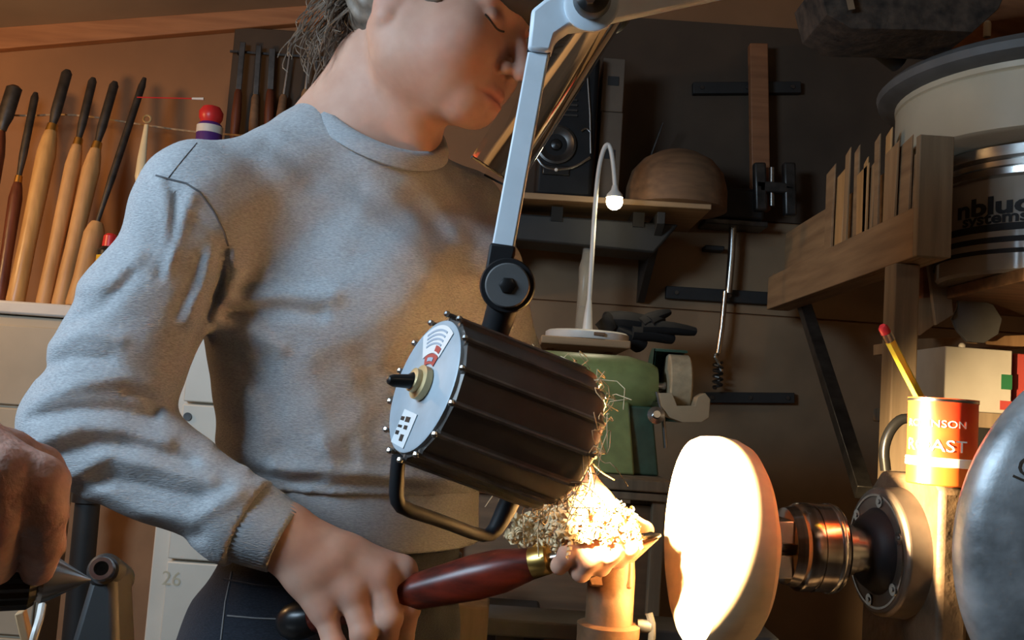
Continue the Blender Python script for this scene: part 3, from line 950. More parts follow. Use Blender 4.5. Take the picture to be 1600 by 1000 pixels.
# shims: each a thin tapered slip with its own height
shim = [(1302, 262, 18), (1316, 268, 20), (1329, 234, 9), (1341, 230, 9), (1352, 262, 22), (1364, 256, 14), (1375, 213, 9), (1391, 203, 10), (1398, 228, 24), (1414, 221, 30), (1357, 248, 7)]
for i, (px, py, w_) in enumerate(shim):
    q = PX(px, py, xt + 0.032 + 0.006 * (i % 2))
    Y = min(max(q.y, y0 + 0.02), y1 - 0.02)
    wd = w_ / F * Y * 2.2
    lean = 0.02 * (rng.random() - 0.5)
    zlow = zb0 + 0.02
    x_ = xt + 0.026 + 0.009 * (i % 2)
    mb = MB()
    th = 0.007
    mb.hexa([(x_, Y - wd * 0.35 + lean, zlow), (x_ + th, Y - wd * 0.35 + lean, zlow), (x_ + th, Y + wd * 0.35 + lean, zlow), (x_, Y + wd * 0.35 + lean, zlow),
             (x_, Y - wd / 2, q.z), (x_ + th * 0.5, Y - wd / 2, q.z + 0.004), (x_ + th * 0.5, Y + wd / 2, q.z - 0.008), (x_, Y + wd / 2, q.z - 0.01)])
    nm = ['pine_y', 'beech2', 'pine'][i % 3]
    o = mb.build('wood_shim', M[nm], None, 0.001)
    far = ['farthest back', 'second from the back', 'third from the back', 'fourth from the back', 'fifth from the back', 'sixth from the back', 'seventh from the back, tall',
           'eighth from the back and the tallest', 'ninth from the back', 'widest and nearest to the end board', 'narrow one squeezed in the middle'][i]
    tag(o, 'thin pale wooden shim in the trough, ' + far, 'shim', 'shims in the trough')
    o['origin_note'] = 0
    del o['origin_note']

# upright post under the trough
pp0, pp1 = PY(1392, 560, 1.72), PY(1432, 560, 1.72)
tag(MB().box(((pp0.x + pp1.x) / 2 + 0.002, 1.745, zb0 / 2 - 0.0005), (pp1.x - pp0.x, 0.05, zb0 - 0.001)).build('wooden_post', M['grey_wood'], None, 0.003), 'square wooden post holding up the shim trough', 'post')

# dust collector
ydc = 1.86
dcx = PY(1640, 300, ydc).x
dl = PY(1476, 340, ydc - 0.03).x
r1 = dcx - PY(1478, 340, ydc).x
r2 = dcx - PY(1416, 180, ydc).x
r3 = dcx - PY(1388, 110, ydc).x
zd0, zd1, zd2, zd3, zd4 = (PY(1560, y, ydc - r1).z for y in (414, 258, 205, 112, 62))
xd_max = XR - 0.01
t = thing('dust_extractor', (dcx, ydc, zd0), 'big cream drum dust extractor with a silver band and printed lower drum', 'extractor')
MB().lathe((dcx, ydc, zd0), (0, 0, 1), [(0, r1 * 0.97), (0.006, r1), (zd1 - zd0, r1)], 64).build('lower_drum', M['smoked'], t)
MB().lathe((dcx, ydc, zd1), (0, 0, 1), [(0, r1), (0.004, r1 * 1.045), (0.016, r1 * 1.05), (0.022, r1 * 1.01), (0.032, r1 * 1.01), (0.038, r1 * 1.06), (zd2 - zd1 - 0.004, r1 * 1.06), (zd2 - zd1, r1)], 64).build('clamp_band', M['steel'], t)
MB().lathe((dcx, ydc, zd2), (0, 0, 1), [(0, r2 * 0.97), (0.006, r2), (zd3 - zd2, r2 * 1.0), (zd3 - zd2 + 0.003, r2 * 0.99), (zd3 - zd2 + 0.006, r2 * 1.005), (zd4 - zd2 - 0.03, r2 * 1.01)], 64).build('motor_housing', M['cream'], t)
MB().lathe((dcx, ydc, zd4 - 0.03), (0, 0, 1), [(-0.012, r3 * 0.93), (-0.002, r3 * 0.99), (0.012, r3), (0.026, r3 * 0.96), (0.034, r3 * 0.8)], 64).build('lid_seal', M['gasket'], t)
MB().lathe((dcx, ydc, zd4), (0, 0, 1), [(0, r3 * 0.8), (0.03, r3 * 0.7), (0.06, r3 * 0.4), (0.065, 0.02)], 48).build('lid', M['black_matte'], t)
# print on the drum
adir = math.atan2(-ydc, -dcx)      # towards the camera side


def ang_for(px, Y=None):
    """azimuth on the drum of the sight line at px"""
    best, ba = 1e9, 0
    for k in range(720):
        a = math.radians(k / 2)
        p = Vector((dcx + r1 * math.cos(a), ydc + r1 * math.sin(a), (zd0 + zd1) / 2))
        v = p - CAM
        if (math.cos(a) * v.x + math.sin(a) * v.y) > 0:
            continue
        x = 800 + F * v.dot(c_r) / v.dot(c_f)
        if abs(x - px) < best:
            best, ba = abs(x - px), a
    return ba


zt1 = PY(1550, 307, ydc - r1).z
zt2 = PY(1550, 323, ydc - r1).z
wrap_text('nbluc', 0.046, (dcx, ydc), r1 + 0.0016, ang_for(1546), zt1 + 0.004, 0, 1.5, 0.0016).build('lettering', M['ink'], t)
wrap_text('systems', 0.030, (dcx, ydc), r1 + 0.0016, ang_for(1550), zt2, 0, 1.35, 0.0009).build('lettering', M['ink'], t)
for zz_, hh in ((343, 0.013), (362, 0.010), (380, 0.008)):
    zq = PY(1530, zz_, ydc - r1).z
    MB().lathe((dcx, ydc, zq), (0, 0, 1), [(0, r1 + 0.0006), (0.0005, r1 + 0.0013), (hh, r1 + 0.0013), (hh + 0.0005, r1 + 0.0006)], 64).build('printed_stripe', M['ink'], t)
# platform carrying it
tag(MB().box(((dcx - 0.16 + XR) / 2, ydc + 0.05, zd0 - 0.0125), (XR - dcx + 0.16 - 0.01, 0.5, 0.024)).build('extractor_shelf', M['brown_wood'], None, 0.002), 'board fixed to the right wall under the dust extractor', 'shelf')

# low right: hanging paddles, orange rail, cartons
yp = 1.95
a, b = PY(1436, 442, yp + 0.06), PY(1640, 448, yp + 0.06)
tag(MB().bar(a, b, 0.03, 0.075).build('peg_rail', M['orange_wood'], None, 0.003), 'orange wooden peg rail behind the hanging paddles', 'rail')


def outline(name, pts, Y, th, m, label, cat, parent=None):
    mb = MB()
    ps = [PY(x, y, Y) for x, y in pts]
    n = len(ps)
    mb.add(ps + [p + Vector((0, th, 0)) for p in ps], [tuple(range(n)), tuple(reversed(range(n, 2 * n)))] + [(i, n + i, n + (i + 1) % n, (i + 1) % n) for i in range(n)])
    o = mb.build(name, m, parent, 0.001)
    if label:
        tag(o, label, cat)
    return o


t = thing('wooden_template', PY(1470, 420, yp), 'narrow grey template board hanging by a hole from the orange rail', 'template')
outline('board', [(1450, 408), (1482, 410), (1490, 492), (1463, 508)], yp, 0.012, M['grey_wood'], None, None, t)
pk = PY(1463, 424, yp - 0.002)
MB().cyl(pk + Vector((0, 0.004, 0)), pk + Vector((0, -0.01, 0)), 0.006, n=12).build('peg', M['steel_dark'], t)
t = thing('wooden_spatula', PY(1520, 420, yp), 'broad grey spatula template with a rounded blade beside the narrow one', 'template')
outline('board', [(1494, 410), (1534, 412), (1530, 468), (1552, 476), (1566, 498), (1560, 522), (1538, 536), (1512, 534), (1496, 516), (1488, 498), (1498, 478)], yp + 0.012, 0.01, M['gasket'], None, None, t)
pk = PY(1508, 424, yp + 0.010)
MB().cyl(pk + Vector((0, 0.004, 0)), pk + Vector((0, -0.01, 0)), 0.006, n=12).build('peg', M['steel_dark'], t)
outline('wooden_offcut', [(1424, 468), (1458, 464), (1460, 508), (1438, 524), (1422, 504)], yp + 0.03, 0.012, M['pine'], 'five sided brown offcut tucked behind the narrow template', 'offcut')
outline('wall_board', [(1420, 530), (1640, 522), (1640, 540), (1420, 548)], yp + 0.10, 0.2, M['pine'], 'dusty board shelf edge under the hanging templates', 'shelf')

yb2 = 1.90
a, b = PY(1474, 640, yb2), PY(1582, 548, yb2)
t = thing('white_carton', ((a.x + b.x) / 2, yb2 + 0.08, a.z), 'white carton with a green and a red print behind the tin', 'box')
xm = PY(1513, 600, yb2).x
MB().box(((a.x + b.x) / 2, yb2 + 0.08, (a.z + b.z) / 2), (b.x - a.x, 0.16, b.z - a.z)).build('body', M['paper'], t, 0.002)
g1, g2 = PY(1564, 608, yb2), PY(1581, 586, yb2)
MB().box(((g1.x + g2.x) / 2, yb2 - 0.001, (g1.z + g2.z) / 2), (g2.x - g1.x, 0.002, g2.z - g1.z)).build('printed_patch', M['green_ink'], t)
g1, g2 = PY(1562, 640, yb2), PY(1580, 627, yb2)
MB().box(((g1.x + g2.x) / 2, yb2 - 0.001, (g1.z + g2.z) / 2), (g2.x - g1.x, 0.002, g2.z - g1.z)).build('printed_patch', M['red_ink'], t)
MB().ball((xm - 0.01, yb2 + 0.01, b.z + 0.003), 0.007, 10).build('button', M['white_plastic'], t)
zfl = a.z
a, b = PY(1584, 640, yb2 + 0.03), PY(1650, 556, yb2 + 0.03)
tag(MB().box(((a.x + b.x) / 2, yb2 + 0.11, (zfl + b.z) / 2), (b.x - a.x, 0.15, b.z - zfl)).build('red_tin', M['red_ink'], None, 0.004), 'dark red tin beside the white carton, cut by the picture edge', 'tin')
c0 = PY(1444, 660, yb2).x
tag(MB().box(((c0 + XR) / 2, yb2 + 0.13, zfl - 0.0155), (XR - c0 - 0.01, 0.30, 0.03)).build('side_shelf', M['grey_wood'], None, 0.003), 'pale wooden shelf with the white carton behind the tin', 'shelf')
# dark things below that shelf
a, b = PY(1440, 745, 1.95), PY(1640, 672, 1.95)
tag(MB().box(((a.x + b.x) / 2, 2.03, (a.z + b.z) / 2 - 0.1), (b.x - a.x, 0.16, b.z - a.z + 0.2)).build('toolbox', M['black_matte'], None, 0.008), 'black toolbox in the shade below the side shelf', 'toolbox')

# dusty hood hanging from the roof at the top right
yd = 1.62
hpts = [(1278, -30), (1292, 22), (1330, 44), (1440, 46), (1520, 50), (1560, 14), (1580, -30)]
t = thing('hanging_hood', PY(1430, -40, yd), 'dusty dark metal hood hanging from the roof at the top right', 'hood')
outline('hood', hpts, yd, 0.14, M['dust'], None, None, t)
MB().tube([PY(1282, -20, yd + 0.12), PY(1330, 40, yd + 0.16), PY(1405, 98, yd + 0.2)], 0.02, 14, smooth=1).build('pipe', M['black_matte'], t)
MB().bar(PY(1322, -20, yd - 0.012), PY(1330, 16, yd - 0.012), 0.012, 0.006, (0, -1, 0)).build('bracket', M['steel'], t)
for px in (1330, 1520):
    q = PY(px, 0, yd + 0.1)
    MB().cyl(q, Vector((q.x, q.y, zc(min(q.x, XRIDGE)) - max(0, q.x - XRIDGE) * 0.25 - 0.0)), 0.004, n=8).build('hanger_rod', M['steel_dark'], t)
q = PY(1542, 40, 1.72)
tag(MB().cyl(PY(1542, 58, 1.80), PY(1543, 34, 1.80), 0.007, n=12).build('cable_plug', M['tan_plastic'], None), 'small pale plug on top of the extractor lid', 'plug')

# ------------------------------------------------------------------ bench grinder on its bench
yg = 1.95
zb_ = PY(960, 745, yg - 0.14).z
bx0, bx1 = PY(880, 800, yg - 0.16).x, PY(1040, 800, yg - 0.16).x
t = thing('grinder_bench', ((bx0 + bx1) / 2, yg, 0), 'brown wooden bench stand under the green grinder', 'bench')
ybf = yg - 0.16
MB().box(((bx0 + bx1) / 2 - 0.1, yg, zb_ - 0.011), (bx1 - bx0 + 0.22, 0.34, 0.022)).build('top', M['grey_wood'], t, 0.003)
zmid = PY(970, 768, ybf).z
MB().box(((bx0 + bx1) / 2 - 0.1, ybf + 0.03, (zb_ - 0.022 + zmid) / 2), (bx1 - bx0 + 0.2, 0.02, zb_ - 0.022 - zmid)).build('apron', M['brown_wood'], t)
MB().box(((bx0 + bx1) / 2 - 0.1, yg, zmid - 0.007), (bx1 - bx0 + 0.22, 0.33, 0.014)).build('shelf', M['grey_wood'], t, 0.002)
MB().box(((bx0 + bx1) / 2 - 0.1, ybf + 0.035, zmid / 2 - 0.01), (bx1 - bx0 + 0.2, 0.02, zmid - 0.03)).build('front_panel', M['brown_wood'], t)
for x in (bx1 - 0.012, bx0 - 0.2):
    MB().box((x, yg, (zb_ - 0.022) / 2), (0.024, 0.31, zb_ - 0.022)).build('side_panel', M['grey_wood'], t, 0.002)

gz = PY(930, 600, yg).z
gx0, gx1 = PY(850, 600, yg).x, PY(1024, 600, yg).x
t = thing('bench_grinder', ((gx0 + gx1) / 2, yg, zb_), 'green bench grinder with a pale stone wheel on the brown bench', 'grinder')
rg = (PY(930, 552, yg).z - PY(930, 652, yg).z) / 2
xk = PY(978, 600, yg).x
MB().lathe((gx0 - 0.06, yg, gz), (1, 0, 0), [(0, rg * 0.6), (0.03, rg), (xk - gx0 + 0.06, rg), (gx1 - gx0 + 0.05, rg * 0.80), (gx1 - gx0 + 0.06, rg * 0.7)], 40, scale=(1.0, 0.95)).build('motor_housing', M['green'], t, 0)
pa, pb = PY(936, 640, yg - rg * 0.6), PY(984, 718, yg - rg * 0.9)
MB().hexa([(pa.x, yg - 0.07, zb_ + 0.001), (pb.x + 0.01, yg - 0.07, zb_ + 0.001), (pb.x + 0.01, yg + 0.07, zb_ + 0.001), (pa.x, yg + 0.07, zb_ + 0.001),
           (pa.x, yg - 0.06, gz - rg * 0.5), (pb.x - 0.008, yg - 0.06, gz - rg * 0.5), (pb.x - 0.008, yg + 0.06, gz - rg * 0.5), (pa.x, yg + 0.06, gz - rg * 0.5)]).build('pedestal', M['green'], t, 0.004)
MB().hexa([(pb.x - 0.01, yg - 0.05, zb_ + 0.001), (pb.x + 0.06, yg - 0.05, zb_ + 0.001), (pb.x + 0.06, yg + 0.06, zb_ + 0.001), (pb.x - 0.01, yg + 0.06, zb_ + 0.001),
           (pb.x - 0.015, yg - 0.05, gz - rg * 0.6), (pb.x + 0.04, yg - 0.05, gz - rg * 0.6), (pb.x + 0.04, yg + 0.05, gz - rg * 0.6), (pb.x - 0.015, yg + 0.05, gz - rg * 0.6)]).build('pedestal', M['green_dark'], t, 0.004)
wx0, wx1 = PY(1040, 600, yg).x, PY(1074, 600, yg).x
wz = PY(1058, 603, yg).z
rw = (PY(1060, 552, yg).z - PY(1060, 650, yg).z) / 2
MB().lathe((wx0, yg, wz), (1, 0, 0), [(0, 0.012), (0, rw * 0.95), (0.003, rw), (wx1 - wx0 - 0.003, rw), (wx1 - wx0, rw * 0.95), (wx1 - wx0, 0.012)], 40).build('grinding_wheel', M['stone'], t)
MB().cyl((gx1 - 0.02, yg, gz), (wx1 + 0.01, yg, wz), 0.012, n=12).build('spindle', M['steel'], t)
# wheel guard: a half ring over the back and top
gd = MB()
n = 18
vs = []
for i in range(n + 1):
    a = R(75) + R(190) * i / n
    for (rr, xx) in ((rw * 1.16, wx0 - 0.028), (rw * 1.16, wx1 - 0.006), (rw * 1.08, wx1 - 0.006), (rw * 1.08, wx0 - 0.028)):
        vs.append((xx, yg - math.cos(a) * rr, wz + math.sin(a) * rr))
fs = []
for i in range(n):
    for k in range(4):
        k2 = (k + 1) % 4
        fs.append((i * 4 + k, i * 4 + k2, (i + 1) * 4 + k2, (i + 1) * 4 + k))
fs += [(0, 1, 2, 3), (n * 4 + 3, n * 4 + 2, n * 4 + 1, n * 4)]
gd.add(vs, fs)
gd.build('wheel_guard', M['green_dark'], t, 0.001)
side = MB()
vs = [(wx0 - 0.03, yg, wz)]
for i in range(n + 1):
    a = R(75) + R(190) * i / n
    vs.append((wx0 - 0.03, yg - math.cos(a) * rw * 1.16, wz + math.sin(a) * rw * 1.16))
vs2 = [(v[0] + 0.004, v[1], v[2]) for v in vs]
m_ = len(vs)
side.add(vs + vs2, [(0, i, i + 1) for i in range(1, m_ - 1)] + [(m_, m_ + i + 1, m_ + i) for i in range(1, m_ - 1)] + [(i, m_ + i, m_ + i + 1, i + 1) for i in range(1, m_ - 1)])
side.build('guard_side', M['green_dark'], t)
# tan rest, J shaped
jp = [(1030, 614), (1034, 634), (1046, 652), (1066, 660), (1096, 660), (1108, 652), (1110, 624), (1102, 614), (1090, 620), (1086, 634), (1058, 634), (1050, 614)]
outline('tool_rest', jp, yg - rw - 0.03, 0.05, M['tan_plastic'], None, None, t)
MB().bar(PY(1040, 640, yg - rw), Vector((gx1 - 0.01, yg - 0.02, gz - rg * 0.4)), 0.02, 0.012).build('rest_arm', M['steel'], t)
MB().tube([PY(x, y, yg - rw - 0.02) for x, y in ((1026, 612), (1030, 630), (1036, 650), (1040, 700))], 0.004, 8).build('guard_edge', M['steel'], t)
kq = PY(1024, 650, yg - rw - 0.03)
MB().lathe(kq, (0, -1, 0.2), [(0, 0.016), (0.008, 0.017), (0.010, 0.008), (0.02, 0.007)], 16).build('knob', M['steel'], t)
# ------------------------------------------------------------------ the lathe
YAW = R(6)
sx_ = Vector((math.cos(YAW), math.sin(YAW), 0))      # spindle direction, to the right
sy_ = Vector((-math.sin(YAW), math.cos(YAW), 0))     # away from the camera
UP = Vector((0, 0, 1))
A0 = P(1088, 845, 0.86)


def ax_pt(t, y=0.0, z=0.0):
    return A0 + sx_ * t + sy_ * y + UP * z


def on_axis(px):
    """distance along the spindle whose picture column is px"""
    lo, hi = -1.2, 1.2
    for _ in range(50):
        mid = (lo + hi) / 2
        v = ax_pt(mid) - CAM
        if 800 + F * v.dot(c_r) / v.dot(c_f) < px:
            lo = mid
        else:
            hi = mid
    return lo


SPM = Matrix((sx_, sy_, UP)).transposed().to_4x4()
ZA = A0.z
ZBED = ZA - 0.205
t_fl = on_axis(1368)         # flange face
t_pl = t_fl + 0.022          # front plate of the headstock
t_w = t_pl + 0.125
t_end = t_w - 0.012

lathe = thing('wood_lathe', (A0.x, A0.y, 0), 'cast iron wood lathe headstock with bolted flange, spindle and bed', 'lathe')


def abox(mb, t0, t1, y0, y1, z0, z1):
    """box between two stations on the spindle line"""
    ps = []
    for z in (z0, z1):
        for a, b in ((t0, y0), (t1, y0), (t1, y1), (t0, y1)):
            p = ax_pt(a, b)
            ps.append(Vector((p.x, p.y, z)))
    return mb.hexa(ps)


ztop_h = ZA + 0.072
YH = 0.068
abox(MB(), t_pl + 0.028, t_end, -YH + 0.006, YH - 0.006, ZBED + 0.01, ztop_h - 0.004).build('headstock_body', M['cast'], lathe, 0.006)
# front plate with chamfered upper corners
fm = Matrix((sy_, UP, sx_)).transposed().to_4x4()
fm.translation = ax_pt(t_pl)
pl = [(-YH, -0.13), (YH, -0.13), (YH, 0.045), (YH - 0.03, 0.072), (-YH + 0.010, 0.072), (-YH, 0.064)]
MB().prism(pl, fm, 0.0, 0.028).build('front_plate', M['cast'], lathe, 0.005)
# flange with bolts
fl = MB().lathe(ax_pt(t_fl), sx_, [(0.0, 0.040), (0.0, 0.055), (0.003, 0.058), (0.024, 0.059)], 56).build('flange', M['cast_face'], lathe, 0.001)
MB().lathe(ax_pt(t_fl - 0.001), sx_, [(0, 0.0495), (0.0, 0.0515), (0.003, 0.0515), (0.003, 0.0495)], 56, closed=True).build('flange_ring', M['steel_brushed'], fl)
for k in range(6):
    a = R(22 + 60 * k)
    c0 = ax_pt(t_fl, -0.0455 * math.cos(a), 0.0455 * math.sin(a))
    MB().lathe(c0 - sx_ * 0.003, sx_, [(0, 0.0022), (0.001, 0.0022), (0.001, 0.0055), (0.006, 0.0055)], 12).build('bolt', M['steel'], fl)
MB().lathe(ax_pt(t_fl - 0.013), sx_, [(0, 0.027), (0.003, 0.032), (0.013, 0.039), (0.016, 0.039)], 48).build('seal_ring', M['black_metal'], lathe)
t_ch1 = on_axis(1306)
t_ch0 = on_axis(1222)
MB().lathe(ax_pt(t_ch1 - 0.01), sx_, [(0, 0.021), (0.012, 0.021), (0.013, 0.0235), (0.022, 0.0235), (0.023, 0.020), (t_fl - t_ch1 + 0.012, 0.020)], 40).build('spindle', M['steel'], lathe)

# bed: two rails on legs, well below the spindle
tb0, tb1 = on_axis(60), t_end + 0.02
for y in (-0.055, 0.055):
    abox(MB(), tb0, tb1, y - 0.028, y + 0.028, ZBED - 0.09, ZBED).build('bed_rail', M['cast_face'], lathe, 0.004)
for tq in (tb0 + 0.14, tb1 - 0.14):
    for y in (-0.055, 0.055):
        abox(MB(), tq - 0.04, tq + 0.04, y - 0.035, y + 0.035, 0.0, ZBED - 0.0905).build('leg', M['cast_face'], lathe, 0.004)

# big scarred disc of a sanding machine, close to the camera at the right edge
dc = P(1857, 872, 0.66)
dax = (-c_f * 0.98 - c_r * 0.02).normalized()
pitch_px = 0.66 / F
rwh = 357 * pitch_px
sander = thing('disc_sander', Vector((dc.x, dc.y, 0)), 'scarred grey metal disc of a machine cut by the right edge, close to the camera', 'sander')
prof = [(-0.020, 0.012), (-0.020, rwh - 0.010), (-0.014, rwh - 0.002), (-0.006, rwh), (0.004, rwh - 0.003), (0.012, rwh - 0.012), (0.022, rwh - 0.040), (0.0225, rwh - 0.0435), (0.020, rwh - 0.0445), (0.022, rwh - 0.06), (0.023, 0.05), (0.018, 0.046), (0.018, 0.012)]
hw = MB().lathe(dc, dax, prof, 128, closed=True).build('disc', M['wheel_metal'], sander, 0, 50)
MB().cyl(dc - dax * 0.04, dc + dax * 0.03, 0.0125, n=24).build('shaft', M['steel'], sander)
mc = dc - dax * 0.06 + c_r * 0.03
MB().lathe(dc - dax * 0.026, -dax, [(0, 0.03), (0.002, 0.046), (0.01, 0.05), (0.065, 0.05), (0.07, 0.04)], 32).build('motor', M['cast_face'], sander)
MB().box((mc.x, mc.y, (mc.z - 0.02) / 2), (0.08, 0.06, mc.z - 0.02)).build('pedestal', M['cast_face'], sander, 0.006)
MB().box((mc.x + 0.03, mc.y - 0.08, 0.012), (0.20, 0.26, 0.024)).build('foot_plate', M['cast_face'], sander, 0.004)
# stamped letters near the top of the rim
tv, tf = text_mesh('ICCO', 0.017)
mbt = MB()
out = []
fmd = frame(dc, dax, c_u)
sg = 1 if (fmd.to_3x3() @ Vector((1, 0, 0))).dot(c_r) > 0 else -1
rc = rwh - 0.024
for v in tv:
    a = R(147) - v.x / rc
    rr = rc + v.y
    tt = np.interp(rr, [rwh - 0.040, rwh - 0.012, rwh - 0.003], [0.022, 0.012, 0.004]) + 0.0006
    out.append(fmd @ Vector((sg * math.cos(a) * rr, math.sin(a) * rr, tt)))
mbt.add(out, tf).build('stamped_lettering', M['cast_face'], hw)

# chuck screwed on the spindle
t = thing('lathe_chuck', ax_pt(t_ch0), 'shiny turned steel chuck behind the glowing blank', 'chuck')
Lc = t_ch1 - t_ch0
rc_ = 0.0395
MB().lathe(ax_pt(t_ch0), sx_, [(0, 0.030), (0.001, 0.034), (0.010, 0.036), (0.012, rc_ - 0.001), (0.014, rc_), (Lc * 0.45, rc_), (Lc * 0.46, rc_ - 0.0012), (Lc * 0.50, rc_ - 0.0012), (Lc * 0.51, rc_), (Lc - 0.004, rc_),
                               (Lc - 0.001, rc_ - 0.003), (Lc, rc_ - 0.008), (Lc, 0.0215)], 64).build('body', M['chrome_rings'], t)
MB().lathe(ax_pt(t_ch0 + Lc * 0.78), sx_, [(0, rc_ + 0.0002), (0.001, rc_ + 0.0009), (0.004, rc_ + 0.0009), (0.005, rc_ + 0.0002)], 64).build('groove_ring', M['steel'], t)
for k in range(4):
    a = R(45 + 90 * k)
    c0 = ax_pt(t_ch0 - 0.004, 0.021 * math.cos(a), 0.021 * math.sin(a))
    f2 = frame(c0, sx_, UP)
    MB().prism([(-0.012, -0.010), (0.012, -0.010), (0.010, 0.010), (-0.010, 0.010)], f2, -0.012, 0.004).build('jaw', M['steel_brushed'], t, 0.001)

# the blank on the chuck: wide disc with a rounded back
TB = 0.050
tb = -0.006
rB = 0.0935
prof = [(0.006, 0.002), (0.004, 0.03), (0.001, 0.07), (0.0, 0.084), (0.002, 0.0905), (0.008, rB), (0.022, rB + 0.001), (0.036, rB - 0.001), (0.046, rB - 0.006), (0.053, rB - 0.016), (0.058, rB - 0.03), (0.060, 0.045), (t_ch0 - 0.0165 - tb, 0.040), (t_ch0 - 0.0165 - tb, 0.004)]
tag(MB().lathe(ax_pt(tb), sx_, prof, 96).build('bowl_blank', M['blank'], None, 0, 25), 'glaring lit pale wooden bowl blank held in the chuck', 'bowl')

# tin on the headstock with a yellow pencil
tc0 = PZ(1470, 751, ztop_h)
hd_ = ax_pt(t_pl + 0.075, 0.012)
tc0 = Vector((tc0.x, tc0.y, ztop_h))
vv = tc0 - CAM
dcan = vv.dot(c_f)
rcan = 51 / F * dcan
hcan = 134 / F * dcan
tc0 = Vector((tc0.x, tc0.y, ztop_h - 0.0035))
t = thing('tin_can', tc0, 'red and orange printed tin standing on the headstock', 'tin')


def mat_tin():
    m, nt, b = _nt('printed tin')
    N, L = nt.nodes, nt.links
    tc = N.new('ShaderNodeTexCoord')
    no = N.new('ShaderNodeTexNoise')
    no.inputs['Scale'].default_value = 22
    no.inputs['Detail'].default_value = 2
    L.new(tc.outputs['Object'], no.inputs['Vector'])
    rp = N.new('ShaderNodeValToRGB')
    rp.color_ramp.elements[0].position = 0.35
    rp.color_ramp.elements[0].color = (0.62, 0.045, 0.015, 1)
    rp.color_ramp.elements[1].position = 0.7
    rp.color_ramp.elements[1].color = (0.70, 0.16, 0.02, 1)
    L.new(no.outputs['Fac'], rp.inputs['Fac'])
    L.new(rp.outputs['Color'], b.inputs['Base Color'])
    b.inputs['Roughness'].default_value = 0.38
    b.inputs['Metallic'].default_value = 0.25
    return m


M['tin'] = mat_tin()
MB().lathe(tc0, UP, [(0, rcan * 0.97), (0.001, rcan * 1.01), (0.003, rcan * 1.01), (0.004, rcan), (hcan - 0.004, rcan), (hcan - 0.003, rcan * 1.015), (hcan, rcan * 1.015),
                     (hcan, rcan * 0.96), (0.003, rcan * 0.96), (0.003, 0.001)], 48).build('body', M['tin'], t)
MB().lathe(tc0 + UP * (hcan - 0.003), UP, [(0, rcan * 1.016), (0.002, rcan * 1.02), (0.003, rcan * 1.0), (0.003, rcan * 0.96), (0.0, rcan * 0.965)], 48, closed=True).build('rim', M['steel'], t)
MB().lathe(tc0 + UP * hcan * 0.215, UP, [(0, rcan + 0.0001), (0.0004, rcan + 0.0008), (hcan * 0.10, rcan + 0.0008), (hcan * 0.10 + 0.0004, rcan + 0.0001)], 48).build('white_band', M['white_ink'], t)
acan = math.atan2(CAM.y - tc0.y, CAM.x - tc0.x)
wrap_text('ROBINSON', hcan * 0.115, (tc0.x, tc0.y), rcan + 0.0006, acan - 0.22, tc0.z + hcan * 0.70, 0, 1.25).build('lettering', M['white_ink'], t)
wrap_text('ROAST', hcan * 0.19, (tc0.x, tc0.y), rcan + 0.0006, acan - 0.22, tc0.z + hcan * 0.45, 0, 1.25).build('lettering', M['white_ink'], t)
pt = Vector(P(1380, 512, dcan - 0.02))
pm = P(1431, 610, dcan + 0.005)
pd = (pm - pt).normalized()
kk = (tc0.z + 0.006 - pt.z) / pd.z
pe = pt + pd * min(kk, (pm - pt).length + 0.045)
t = thing('pencil', pe, 'bright yellow pencil leaning out of the printed tin', 'pencil')
MB().lathe(pe, pt - pe, [(0, 0.0012), (0.012, 0.0042), ((pt - pe).length - 0.012, 0.0042)], 6).build('shaft', M['pencil'], t)
q = pt + pd * 0.013
MB().lathe(q, pt - q, [(0, 0.0045), (0.008, 0.0045)], 14).build('ferrule', M['steel'], t)
q = pt + pd * 0.006
MB().lathe(q, pt - q, [(0, 0.0042), (0.006, 0.004), (0.008, 0.0025)], 14).build('eraser', M['red_cap'], t)

# dark cable loop behind the tin
tag(MB().tube([PY(x, y, 1.3) for x, y in ((1384, 735), (1380, 700), (1392, 668), (1414, 650), (1440, 665), (1460, 760), (1470, 1000), (1475, 1600))], 0.007, 10, smooth=2).build('power_cable', M['black'], None), 'thick black cable looping up behind the printed tin', 'cable')

# ------------------------------------------------------------------ tool rest
pr_ = P(952, 955, 0.87)
t = thing('tool_rest', (pr_.x, pr_.y, ZBED), 'dusty iron tool rest with a sloping bar in front of the blank', 'tool rest')
ptop = P(953, 885, 0.87)
MB().lathe((pr_.x, pr_.y, pr_.z + 0.004), UP, [(-0.03, 0.0215), (ptop.z - pr_.z - 0.012, 0.0215), (ptop.z - pr_.z + 0.004, 0.020)], 32).build('post', M['rest_wood'], t)
zcol = P(952, 968, 0.87).z
MB().lathe((pr_.x, pr_.y, ZBED + 0.03), UP, [(0, 0.045), (0.01, 0.045), (0.02, 0.03), (zcol - ZBED - 0.045, 0.028), (zcol - ZBED - 0.034, 0.0285), (zcol - ZBED - 0.032, 0.0235)], 36).build('socket', M['rest_wood'], t)
abx = MB()
pb_ = pr_ - sx_ * 0.0
abx.hexa([Vector((pr_.x - 0.05, pr_.y - 0.03, ZBED + 0.0005)), Vector((pr_.x + 0.05, pr_.y - 0.03, ZBED + 0.0005)), Vector((pr_.x + 0.05, pr_.y + 0.16, ZBED + 0.0005)), Vector((pr_.x - 0.05, pr_.y + 0.16, ZBED + 0.0005)),
          Vector((pr_.x - 0.045, pr_.y - 0.025, ZBED + 0.032)), Vector((pr_.x + 0.045, pr_.y - 0.025, ZBED + 0.032)), Vector((pr_.x + 0.045, pr_.y + 0.15, ZBED + 0.032)), Vector((pr_.x - 0.045, pr_.y + 0.15, ZBED + 0.032))])
abx.build('banjo', M['cast_face'], t, 0.005)
